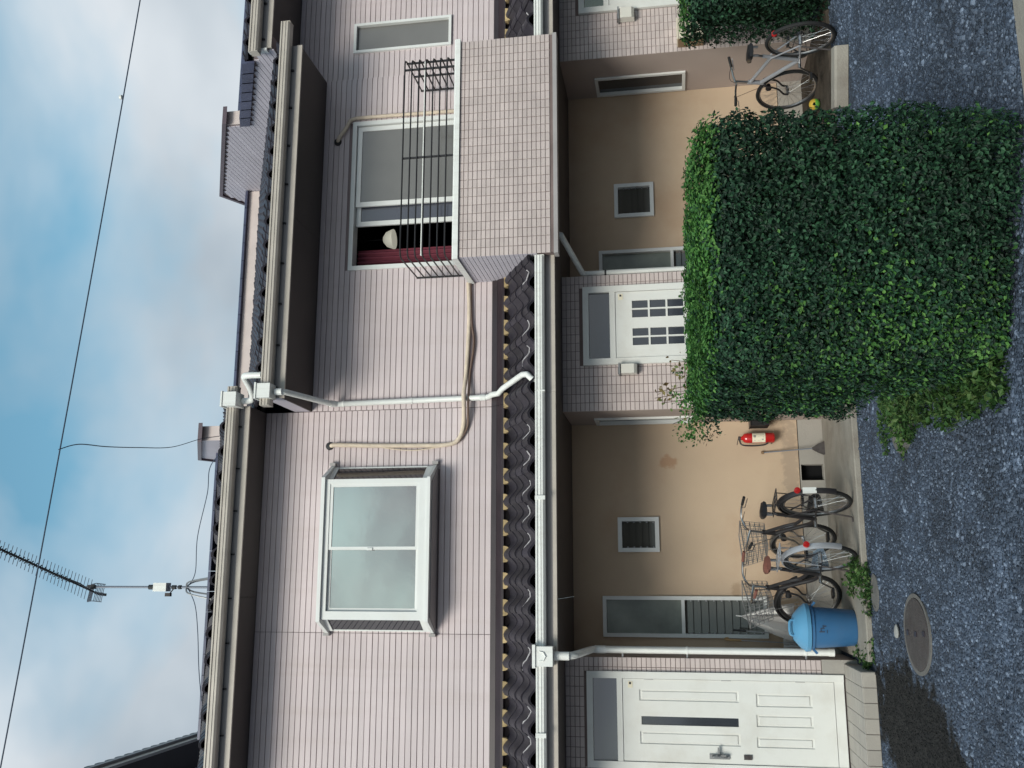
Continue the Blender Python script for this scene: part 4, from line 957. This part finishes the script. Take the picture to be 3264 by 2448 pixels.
    rings = []
    for (x, hw, zt) in prof:
        rings += [sz+Vector((x, hw*math.cos(a), (zt+.012 if math.sin(a) > 0 else -.028)*abs(math.sin(a))**.6)) for a in [2*PI*k/10 for k in range(10)]]
    sd_.add(rings, [(i*10+k, i*10+(k+1) % 10, (i+1)*10+(k+1) % 10, (i+1)*10+k) for i in range(4) for k in range(10)]+[tuple(range(9,-1,-1)), tuple(range(40,50))])
    sd = sd_.build('saddle', seatm, e, smooth=True)
    for s_ in (-1, 1): MB().tube([sz+Vector((-.08, s_*.045, -.075)), sz+Vector((-.085, s_*.045, -.02))], .014, 8).build('saddle_spring', 'steel', sd)
    def guard(c, tf, a0, a1, m, nm, wd=.028):
        vs = []; n = 22; rg = Rw+.018
        for k in range(n+1):
            a = a0+(a1-a0)*k/n
            for yy, dr in ((-wd, -.016), (-wd*.75, .0), (0, .006), (wd*.75, .0), (wd, -.016)):
                vs.append(c+Vector(((rg+dr)*math.cos(a), yy, (rg+dr)*math.sin(a))))
        k0 = len(vs); vs2 = vs+[v+Vector((0,0,-.002)) for v in vs]
        fs = []
        for k in range(n):
            for j in range(4): fs += [(k*5+j, k*5+j+1, (k+1)*5+j+1, (k+1)*5+j)]
        return MB(tf).add(vs, fs).build(nm, m, e, smooth=True)
    if style.get('guard'):
        guard(rh, None, math.radians(38), math.radians(205), style['guard'], 'rear_mudguard'); guard(fh, stf, math.radians(25), math.radians(160), style.get('fguard', style['guard']), 'front_mudguard')
        if style.get('tailpatch'): 
            a = math.radians(160); c = rh+Vector(((Rw+.026)*math.cos(a), 0, (Rw+.026)*math.sin(a)))
            MB().box(c.x-.016, c.x+.006, -.026, .026, c.z-.09, c.z+.03).build('guard_patch', 'pvc', e)
    rx = style.get('reflector', (-.31, .22))
    ro = MB().lathe([(.0, -.02), (.027, -.018), (.03, 0), (.0, .004)], 14, (0, 0, 0)).build('rear_reflector', 'redlens', e, smooth=True)
    ro.location = (rx[0], 0, Rw+rx[1]); ro.rotation_euler = (0, PI/2, 0)
    if rx and not style.get('guard'):
        MB().tube([rh+Vector((0,.06,0)), Vector((rx[0]+.01, .0, Rw+rx[1]))], .004, 5).build('reflector_stay', 'steel', e)
    if style.get('rack'):
        rk = MB()
        for yy in (-.06, -.02, .02, .06): rk.tube([(-.24, yy, Rw+.375), (.20, yy, Rw+.375)], .005, 5)
        for xx in (-.24, -.05, .2): rk.tube([(xx, -.06, Rw+.375), (xx, .06, Rw+.375)], .005, 5)
        for s_ in (-1, 1): rk.tube([(-.12, s_*.065, Rw+.37), (0, s_*.07, Rw)], .005, 5)
        rk.tube([(.20, 0, Rw+.375), (.30, 0, Rw+.30)], .006, 5)
        rk.build('luggage_rack', style['rack'], e)
    ch = MB().lathe([(.0, -.004), (.085, -.004), (.085, .004), (.0, .004)], 24, (bb.x, -.055, bb.z), 1)
    if style.get('chaincase'):
        ch.prism([(bb.x-.06, bb.z-.085), (bb.x+.06, bb.z-.085), (bb.x+.105, bb.z), (bb.x+.06, bb.z+.085), (bb.x-.06, bb.z+.08), (.02, Rw+.055), (-.05, Rw+.02), (-.05, Rw-.03), (.02, Rw-.055)], 1, -.075, -.062)
    else: ch.tube([(bb.x, -.058, bb.z+.085), (0, -.058, Rw+.035)], .005, 4).tube([(bb.x, -.058, bb.z-.085), (0, -.058, Rw-.035)], .005, 4).lathe([(.0, -.01), (.035, -.01), (.035, .01), (.0, .01)], 14, (0, -.058, Rw), 1)
    ch.build('chain_set', style.get('chain', 'black'), e)
    cr = MB(); ca = Vector((.12, 0, -.12)); 
    for s_ in (-1, 1):
        cr.tube([bb+Vector((0, s_*.08, 0)), bb+Vector((ca.x*s_, s_*.095, ca.z*s_))], .009, 6)
    cr.tube([bb+Vector((0,-.08,0)), bb+Vector((0,.08,0))], .016, 8)
    crank = cr.build('crank', 'steel', e)
    for s_ in (-1, 1):
        pc = bb+Vector((ca.x*s_, s_*.145, ca.z*s_)); MB().box(pc.x-.045, pc.x+.045, pc.y-.04, pc.y+.04, pc.z-.012, pc.z+.012).build('pedal', 'black', crank)
    MB().tube([(.0, .075, Rw-.01), (.02, .13, .012)], .009, 6).tube([(.02, .13, .012), (.04, .17, .004)], .009, 6).build('kickstand', 'castiron', e)
    if style.get('basket'):
        bc = MB(stf); x0, x1 = ht.x+.06, ht.x+.33; z0, z1 = ht.z-.04, ht.z+.20
        def rct(z, k): return [Vector((x0+k, -.135-.03*k*0-(z-z0)*.2, z)), Vector((x1+(z-z0)*.15, -.135-(z-z0)*.2, z)), Vector((x1+(z-z0)*.15, .135+(z-z0)*.2, z)), Vector((x0+k, .135+(z-z0)*.2, z))]
        for i in range(6):
            z = z0+(z1-z0)*i/5; rr2 = rct(z, 0); bc.tube(rr2+[rr2[0]], .0035 if i < 5 else .006, 4, cap=False)
        lo, hi = rct(z0, 0), rct(z1, 0)
        for k in range(4):
            a0, a1, b0, b1 = lo[k], lo[(k+1) % 4], hi[k], hi[(k+1) % 4]
            for t in range(7): bc.tube([a0.lerp(a1, t/7), b0.lerp(b1, t/7)], .0025, 4, cap=False)
        for t in range(1, 7): bc.tube([lo[0].lerp(lo[1], t/7), lo[3].lerp(lo[2], t/7)], .0025, 4, cap=False)
        bc.tube([Vector((x0, 0, z0+.01)), ht+Vector((0,0,.0))], .008, 5).tube([Vector((x1-.06, .06, z0)), fh+Vector((0, .06, 0))], .004, 4).tube([Vector((x1-.06, -.06, z0)), fh+Vector((0, -.06, 0))], .004, 4)
        bc.build('basket', style['basket'], e)
    MB(stf).tube([hb+Vector((.05, 0, -.06)), hb+Vector((.115, 0, -.065))], [.02, .033], 12).build('head_lamp', style.get('lampm', 'black'), e, smooth=True)
    cb = MB(stf).tube(smooth_path([bt+Vector((-.05, .2, .03)), bt+Vector((.11, .12, .02)), hb+Vector((.06, .02, .05)), hb+Vector((.05, .03, -.1))], 6), .0035, 4).tube(smooth_path([bt+Vector((-.05, -.2, .03)), bt+Vector((.12, -.1, .04)), hb+Vector((.03, -.03, .08))], 6), .0035, 4)
    cb.build('brake_cable', 'black', e)
    return e
def head(a, b_): return math.atan2(b_[1]-a[1], b_[0]-a[0])
bicycle((.71, -.62, .05), head((.71,-.62), (.42,.40)), .22, 'black city bicycle with white-tipped rear mudguard and wire basket, nearer the extinguisher',
        dict(R=.33, wb=1.06, frame='blackmetal', grip='rubber', seat='black', step=True, bar='city', guard='blackmetal', fguard='steel', tailpatch=True, basket='galv', rack='blackmetal', chaincase=True, reflector=(-.34, .20), fork='steel'))
bicycle((.20, -.70, .05), head((.20,-.70), (-.14,.30)), .48, 'dark city bicycle with brown saddle and silver rear mudguard beside the blue bin',
        dict(R=.33, wb=1.06, frame='blackmetal', grip='leather', seat='leather', step=True, bar='city', guard='silver', fguard='blackmetal', basket='galv', rack='silver', chaincase=True, chain='bluesilver', reflector=(-.35, .16), fork='blackmetal'))
bicycle((5.15, -1.22, .0), head((5.15,-1.22), (5.235,-.10)), .22, 'silver framed bicycle with black saddle parked past the hedge, without basket',
        dict(R=.335, wb=1.10, frame='silver', grip='rubber', seat='black', step=False, bar='flat', chain='black', reflector=(-.16, .26), fork='blackmetal', lean=0))
bl = MB().lathe([(.002, -.058)]+[(.058*math.sin(PI*k/12), -.058*math.cos(PI*k/12)) for k in range(1, 12)]+[(.002, .058)], 20, (0,0,0)).build('ball', 'ball', None, smooth=True)
bl.location = (4.93, -.30, .033+.057); bl.rotation_euler = (0, 0, 0)
tag(bl, 'small yellow and green ball behind the hedge by the silver bicycle wheel', 'ball')

# ------------------------------------------------------------------ yard things
def cover(x, y, rx, ry, label, group=None, m='castiron'):
    e = empty('manhole_cover', (x, y, 0), label, 'manhole cover', group)
    q = MB().lathe([(1.0, -.01), (1.0, .010), (.90, .010), (.89, .002)], 48); q.v = [Vector((x+v.x*rx, y+v.y*ry, v.z)) for v in q.v]; q.build('rim', 'ring', e)
    q = MB().lathe([(.885, -.01), (.885, .012), (.86, .014), (.0, .014)], 48); q.v = [Vector((x+v.x*rx, y+v.y*ry, v.z)) for v in q.v]; q.build('lid', m, e)
    for (a, b_) in ((.0, .0), (.05, -.6), (.0, .6)):
        MB().box(x+a*rx-.018, x+a*rx+.018, y+b_*ry-.035, y+b_*ry+.035, .0142, .019).build('key_slot', 'flash', e)
cover(-.375, -2.52, .285, .385, 'round iron manhole cover lying clear in the gravel near the dark patch', 'manhole covers in the yard')
cover(1.16, -2.57, .235, .35, 'manhole cover half overgrown with weeds at the foot of the hedge', 'manhole covers in the yard', 'ring')
q = MB().lathe([(1.0, 0), (1.0, .008), (.8, .010), (.78, .004), (.0, .004)], 32); q.v = [Vector((-.10+v.x*.16, -1.12+v.y*.15, v.z)) for v in q.v]
tag(q.build('drain_lid', 'ring'), 'small pale drain lid in the gravel just in front of the blue bin', 'drain lid')
def rock(name, x, y, r, sq, label, m='stone'):
    me = MB().lathe([(.002, 0)]+[(r*math.sin(PI*k/8), r*(1-math.cos(PI*k/8))*sq) for k in range(1, 8)]+[(.002, 2*r*sq)], 12, (0,0,0))
    me.v = [v*(1+.22*noise.noise(v*18+Vector((x*3, y, 1)))) for v in me.v]; me.v = [Vector((v.x*1.0+x, v.y*.75+y, v.z)) for v in me.v]
    tag(me.build(name, m, None, smooth=True), label, 'stone')
rock('stone', -.385, -1.93, .055, .35, 'white stone lying just behind the round manhole cover')
rock('stone', 1.235, -2.16, .05, .3, 'pale grey stone beside the overgrown manhole cover at the hedge foot', 'ring')
e = MB().prism([(-.10, 0), (-.10, .10), (-.085, .12), (.085, .12), (.10, .10), (.10, 0)], 0, -.27, .27)
ws = e.build('wheel_stop', 'concrete'); ws.location = (4.53, -1.56, .004); ws.rotation_euler = (0, 0, head((4.285, -1.45), (4.75, -1.64)))
tag(ws, 'pale concrete wheel stop in the gravel in front of the silver bicycle', 'wheel stop')
tag(MB().prism([(-6.1, 0), (-6.1, .012), (-5.49, .012), (-5.48, 0)], 0, 2.14, 3.6).build('kerb_strip', 'concrete'), kind='structure')

# ------------------------------------------------------------------ plants
def leaves(mb, pts, size, rr2, up_bias=.0):
    for p, nrm in pts:
        L_ = size*rr2.uniform(.6, 1.3); a = Vector((rr2.gauss(0,1), rr2.gauss(0,1), rr2.gauss(0,1)+up_bias))
        n_ = (nrm*1.3+a*.55).normalized(); d = n_.cross(Vector((rr2.gauss(0,1), rr2.gauss(0,1), rr2.gauss(0,1)))).normalized(); s_ = n_.cross(d)
        w_ = L_*.30
        mb.add([p, p+d*L_*.5+s_*w_+n_*L_*.10, p+d*L_, p+d*L_*.5-s_*w_+n_*L_*.10], [(0,1,2),(0,2,3)])
def hedge(name, x0, x1, y0, y1, h, hback, label, seed, count, size, notch=False, skew=0.0):
    rr2 = random.Random(seed)
    e = empty(name, ((x0+x1)/2, (y0+y1)/2, 0), label, 'hedge', 'clipped hedges in the yard')
    cx_, cy_ = (x0+x1)/2, (y0+y1)/2
    def shape(dirv):
        """rounded-box surface point and normal for a direction"""
        p = 11.0; a = Vector(((x1-x0)/2, (y1-y0)/2, (h+.22)/2))
        k = (abs(dirv.x/a.x)**p+abs(dirv.y/a.y)**p+abs(dirv.z/a.z)**p)**(-1/p); q = dirv*k
        nn = Vector((math.copysign(abs(q.x/a.x)**(p-1)/a.x, q.x), math.copysign(abs(q.y/a.y)**(p-1)/a.y, q.y), math.copysign(abs(q.z/a.z)**(p-1)/a.z, q.z))).normalized()
        return q, nn
    pts = []; zc_ = (h-.22)/2
    a = Vector(((x1-x0)/2, (y1-y0)/2, (h+.22)/2))
    faces = [((0,1,0), 1, (x1-x0)*h), ((0,-1,0), 1, (x1-x0)*h*1.9), ((1,0,0), 0, (y1-y0)*h), ((-1,0,0), 0, (y1-y0)*h*1.7), ((0,0,1), 2, (x1-x0)*(y1-y0)*2.0)]
    tot = sum(f[2] for f in faces)
    for f, axi, ar in faces:
        for _ in range(int(count*ar/tot)):
            q = Vector([rr2.uniform(-1, 1)*a[k] for k in range(3)]); q[axi] = f[axi]*a[axi]
            s_, nn = shape(q)
            wob = .03*noise.noise(s_*3.2+Vector((seed,0,0)))+.05*noise.noise(s_*12+Vector((0,seed,0)))
            inn = rr2.random()**1.7*.16
            s_ = s_+nn*(wob-inn)
            P = Vector((cx_+s_.x, cy_+s_.y, zc_+s_.z))
            if P.z < .015: continue
            t = (P.y-y0)/(y1-y0); P.z *= 1+(hback/h-1)*max(0, min(1, t))
            if P.z < .30:                                           # drawn in at the foot
                k = 1-.07*(1-P.z/.30); P.x = cx_+(P.x-cx_)*k; P.y = cy_+(P.y-cy_)*k
                if rr2.random() > .6+P.z*2: continue
            if notch and P.x < x0+.30 and P.y > y0+.75 and P.z < .55+.3*noise.noise(P*4): continue
            P.z *= 1+.05*skew*(1-t)*max(0, (P.x-x0)/(x1-x0)); P.x -= .10*skew*(1-t)*max(0, (P.x-x0)/(x1-x0))*(1-P.z/h)
            P.y -= skew*(1-t)*max(0, (P.x-x0)/(x1-x0))
            pts.append((P, nn))
    if notch:                                                       # long shoots standing up at the rear corner
        for _ in range(46):
            bx_ = Vector((rr2.uniform(x0-.12, x0+.35), rr2.uniform(y1-.45, y1+.1), hback*rr2.uniform(.86, .98))); d = Vector((rr2.gauss(-.15,.25), rr2.gauss(0,.25), 1)).normalized()
            for k in range(22): pts.append((bx_+d*rr2.uniform(0, .17)+Vector((rr2.gauss(0,.02), rr2.gauss(0,.02), 0)), Vector((rr2.gauss(0,1), rr2.gauss(0,1), .5)).normalized()))
    old, new = [], []                                               # paler leaves: light on the clipped top and one end put into colour
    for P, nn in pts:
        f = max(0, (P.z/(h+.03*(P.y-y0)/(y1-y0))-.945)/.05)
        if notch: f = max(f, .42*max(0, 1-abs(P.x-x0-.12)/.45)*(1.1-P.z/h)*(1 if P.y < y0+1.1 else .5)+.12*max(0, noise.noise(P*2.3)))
        (new if rr2.random() < min(f, .85) else old).append((P, nn))  # new: leaves with light in their colour; old: the plain leaf colour
    fo = MB(); leaves(fo, old, size, rr2, .35); fo.build('foliage', 'leaf', e)
    fo = MB(); leaves(fo, new, size*1.05, rr2, .5); fo.build('lit_foliage', 'leaf_lit', e)
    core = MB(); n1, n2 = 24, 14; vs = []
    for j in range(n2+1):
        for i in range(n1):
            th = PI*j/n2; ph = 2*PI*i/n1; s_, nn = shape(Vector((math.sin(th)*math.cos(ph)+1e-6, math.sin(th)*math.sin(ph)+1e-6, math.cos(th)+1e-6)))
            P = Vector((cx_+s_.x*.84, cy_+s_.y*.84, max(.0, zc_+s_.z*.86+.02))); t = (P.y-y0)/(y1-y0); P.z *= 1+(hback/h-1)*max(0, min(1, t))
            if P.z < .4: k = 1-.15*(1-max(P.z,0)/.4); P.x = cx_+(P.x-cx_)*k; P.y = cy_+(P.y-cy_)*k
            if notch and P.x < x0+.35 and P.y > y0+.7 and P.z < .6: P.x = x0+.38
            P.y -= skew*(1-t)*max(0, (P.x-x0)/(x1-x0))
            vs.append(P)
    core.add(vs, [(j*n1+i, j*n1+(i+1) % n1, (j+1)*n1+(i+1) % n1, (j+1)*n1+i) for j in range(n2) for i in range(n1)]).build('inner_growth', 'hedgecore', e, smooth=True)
    tr = MB()
    for k in range(7):
        x, y = rr2.uniform(x0+.35, x1-.3), rr2.uniform(y0+.35, y1-.4); tr.tube([(x, y, -.01), (x+.03, y+.02, .25), (x+rr2.uniform(-.1,.1), y, .6)], [.028, .02, .012], 6)
    tr.build('stem', 'bark', e)
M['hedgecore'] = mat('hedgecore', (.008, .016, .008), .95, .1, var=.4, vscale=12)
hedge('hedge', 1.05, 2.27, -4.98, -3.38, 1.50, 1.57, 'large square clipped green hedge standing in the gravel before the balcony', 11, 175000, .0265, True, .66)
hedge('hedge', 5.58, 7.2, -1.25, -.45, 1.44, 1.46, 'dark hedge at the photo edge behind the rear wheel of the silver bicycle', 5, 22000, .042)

def weeds(name, spots, label, seed, m='weed', kind=None, cat='plant'):
    rr2 = random.Random(seed); mb = MB()
    for (x, y, z, r, hgt, n) in spots:
        for _ in range(n):
            a = rr2.uniform(0, 6.28); d = r*math.sqrt(rr2.random()); p = Vector((x+d*math.cos(a), y+d*math.sin(a), z))
            hh = hgt*rr2.uniform(.3, 1.0)*(1-.5*d/r)
            if rr2.random() < .45:
                t = Vector((rr2.gauss(0,.35), rr2.gauss(0,.35), 1)).normalized(); s_ = t.orthogonal().normalized()*.004
                mb.add([p-s_, p+s_, p+t*hh], [(0,1,2)])
            q = p+Vector((0,0,hh*rr2.uniform(.3,1)))
            leaves(mb, [(q, Vector((rr2.gauss(0,.6), rr2.gauss(0,.6), 1)).normalized())], .045, rr2)
    o = mb.build(name, m)
    return tag(o, label, None if kind else cat, kind=kind)
weeds('weed_patch', [(-.02, -.88, .0, .17, .16, 240), (.10, -.72, .05, .15, .16, 160), (-.2, -.86, 0, .12, .10, 120), (.02, -.45, .05, .16, .13, 120), (-.68, -.68, 0, .10, .10, 90), (-.66, -.45, .0, .08, .14, 80), (-.60, -.84, 0, .12, .06, 60)], None, 21, kind='stuff')
weeds('weed_patch', [(1.22, -2.85, 0, .26, .20, 620), (1.25, -3.35, 0, .24, .30, 520), (1.38, -2.4, 0, .28, .12, 420), (1.25, -2.05, 0, .25, .07, 220), (1.12, -3.9, 0, .24, .3, 460), (1.08, -4.35, 0, .2, .32, 420), (1.05, -4.75, 0, .18, .3, 380), (1.45, -2.2, 0, .25, .08, 160), (1.02, -2.6, 0, .15, .05, 110)], None, 22, kind='stuff')
def shrub():
    rr2 = random.Random(31); e = empty('twiggy_shrub', (2.0, -.45, 0), 'sparse brownish shrub rising against the tiles beside the glazed door', 'shrub')
    tw_ = MB(); pts = []
    for k in range(16):
        b0 = Vector((2.0+rr2.gauss(0,.08), -.45+rr2.gauss(0,.06), 0)); tp = b0+Vector((rr2.uniform(-.38,.28), rr2.uniform(-.15,.2), rr2.uniform(1.3, 1.85))); mid = b0.lerp(tp, .5)+Vector((rr2.gauss(0,.06), rr2.gauss(0,.06), 0))
        path = smooth_path([b0, mid, tp], 5); tw_.tube(path, [.009-.0006*i for i in range(len(path))], 5)
        for _ in range(34):
            q = b0.lerp(tp, rr2.uniform(.55, 1.0)); pts.append((q+Vector((rr2.gauss(0,.05), rr2.gauss(0,.05), rr2.gauss(0,.04))), Vector((rr2.gauss(0,1), rr2.gauss(0,1), .4)).normalized()))
    tw_.build('twig', 'bark', e); fo = MB(); leaves(fo, pts, .055, rr2); fo.build('foliage', 'twig', e)
shrub()

# ------------------------------------------------------------------ roof aerial, wires, far house
def aerial():
    e = empty('television_aerial', (-.11, 3.0, 8.25), 'dark comb-like television aerial on a mast above the tiled roof', 'aerial')
    MB().tube([(-.11, 3.0, 8.20), (-.11, 3.0, 10.2)], .016, 8).build('mast', 'alum', e)
    bx_ = MB().box(-.17, -.05, 2.93, 3.07-.05+.05, 8.90, 9.10)
    bx_.build('booster_box', 'pvc', e); MB().tube([(-.11, 3, 9.13), (-.11, 3, 9.20)], .035, 10).tube([(-.11, 3, 8.78), (-.11, 3, 8.84)], .03, 10).tube([(-.11, 3, 8.70), (-.11, 3, 8.74)], .03, 10).build('clamp', 'black', e)
    MB().box(-.24, -.19, 2.95, 3.0, 8.84, 8.92).bar((-.20, 2.98, 8.86), (-.11, 3.0, 8.80), .012, .012).build('wall_clip', 'castiron', e)
    lg = MB()
    for dx, dy in ((-.16, -.14), (.14, -.14), (-.12, .14), (.14, .14)): lg.tube(smooth_path([(-.11, 3.0, 8.62), (-.11+dx*.55, 3+dy*.55, 8.54), (-.11+dx, 3.0+dy, 8.16)], 4), .012, 6)
    lg.build('roof_stand', 'galv', e)
    A = Vector((-.19, 3.08, 10.1)); B = Vector((.40, .86, 10.1)); d = (B-A); dn = d.normalized(); s_ = Vector((0,0,1)).cross(dn)
    bm = MB().tube([A, B], .014, 8).tube([A+dn*.15+Vector((0,0,.0)), A+dn*.5+Vector((0,0,-.07)), A+dn*1.0+Vector((0,0,-.012))], .01, 6)
    bm.tube(smooth_path([A, A-dn*.10+Vector((0,0,-.02)), A-dn*.14+Vector((0,0,-.10))], 4), .02, 6)
    boom = bm.build('boom', 'black', e)
    for k in range(27):
        p = A+d*(.06+.94*k/26); half = .155-.002*k
        MB().tube([p-s_*half, p+s_*half], .0045, 5).build('element', 'alum', e)
    for k in range(18):
        p = A+d*(.30+.70*k/17); MB().bar(p+s_*.03+Vector((0,0,.03)), p-s_*.03-Vector((0,0,.03)), .012, .012).bar(p-s_*.03+Vector((0,0,.03)), p+s_*.03-Vector((0,0,.03)), .012, .012).build('element_clip', 'black', e)
    for sg in (1, -1):
        rf = MB()
        for k in range(6): rf.tube([A+dn*.02+Vector((0,0,sg*(.02+.018*k)))-dn*.01*k-s_*.13, A+dn*.02+Vector((0,0,sg*(.02+.018*k)))-dn*.01*k+s_*.13], .005, 5)
        for t in (-.13, 0, .13): rf.tube([A+dn*.02+s_*t, A+s_*t+Vector((0,0,sg*.115))-dn*.04], .006, 5)
        rf.build('reflector_grid', 'alum', e)
    MB().bar((-.11, 3.0, 10.05), (-.11, 2.98, 10.15), .06, .06).build('mast_clamp', 'black', e)
aerial()
def sag(a, b_, s_, n=24):
    a = Vector(a); b_ = Vector(b_); return [a.lerp(b_, i/n)-Vector((0,0,4*s_*(i/n)*(1-i/n))) for i in range(n+1)]
wp = sag((14, -3.0, 5.63), (-12, -3.0, 8.05), .25, 48)
wr = MB().tube(wp, .0058, 6).build('utility_wire', 'wire')
tag(wr, 'long dark utility wire crossing the whole sky', 'wire')
MB().lathe([(.0,-.022),(.02,-.01),(.02,.01),(.0,.022)], 10, (4.12, -3.0, 6.335)).build('wire_clip', 'pvc', wr)
sw = MB().tube(smooth_path([(1.03, -3.0, 6.60), (1.10, -2.8, 6.56), (1.15, -2.3, 6.63), (1.30, -1.2, 7.0), (1.52, .3, 7.48), (1.75, 1.2, 7.60), (1.86, 1.62, 7.50), (1.95, 1.63, 7.32)], 8), .0045, 6).build('service_cable', 'wire')
tag(sw, 'thin looping service cable from the utility wire down to the roof parapet', 'cable')
ac = MB().tube(smooth_path([(1.79, 1.66, 7.35), (1.55, 2.2, 7.95), (1.2, 2.7, 8.24), (.6, 2.9, 8.45), (.1, 3.0, 8.50), (-.1, 3.0, 8.60)], 8), .006, 5).tube(smooth_path([(-.12, 3.0, 8.60), (-.35, 2.9, 8.42), (-.7, 2.8, 8.30), (-1.2, 2.6, 8.14), (-1.6, 2.5, 8.02)], 8), .006, 5).build('aerial_cable', 'wire')
tag(ac, 'thin aerial cable trailing over the roof edge past the mast foot', 'cable')
def far_house():
    e = empty('neighbouring_house', (-6, 8, 0), 'taller grey house behind with a dark tiled roof edge at the photo corner', 'house')
    MB().box(-11, -3.55, 3.5, 16, 0, 11.0).build('wall', 'siding_side', e)
    MB().box(-3.56, -3.03, 3.4, 16.2, 10.93, 10.96).build('soffit', 'soffit', e)
    MB().box(-3.05, -3.0, 3.4, 16.2, 10.90, 11.10).build('fascia', 'gutter_up', e)
    MB().box(-3.0, -2.95, 3.4, 16.2, 11.02, 11.09).build('gutter', 'trim', e)
    MB().prism([(-3.0, 11.12), (-7.2, 13.3), (-11.4, 11.1), (-11.4, 11.0), (-7.2, 13.2), (-3.0, 11.02)], 1, 3.4, 16.2).build('roof', 'rooftile', e)
    n = 44
    me = MB().prism([(-.135,-.03),(-.06,.015),(0,.0),(.07,-.025),(.135,.02),(.135,.045),(.07,.0),(0,.03),(-.06,.045),(-.135,0)], 1, 0, .02)
    ms = MB().add([(0, -.14, 0), (0, -.05, .05), (0, .05, .05), (0, .14, 0), (0, .14, -.05), (0, -.14, -.05), (-.35, -.14, .18), (-.35, -.05, .23), (-.35, .05, .23), (-.35, .14, .18), (-.35, .14, .13), (-.35, -.14, .13)],
                  [(0,1,2,3,4,5), (11,10,9,8,7,6), (0,6,7,1), (1,7,8,2), (2,8,9,3), (3,9,10,4), (4,10,11,5), (5,11,6,0)])
    mm_ = bpy.data.meshes.new('roof_tile'); mm_.from_pydata([tuple(v) for v in ms.v], [], ms.f); mm_.materials.append(M['rooftile'])
    for i in range(n): inst('roof_tile', mm_, e, (-2.97, 3.55+i*.287, 11.165))
far_house()
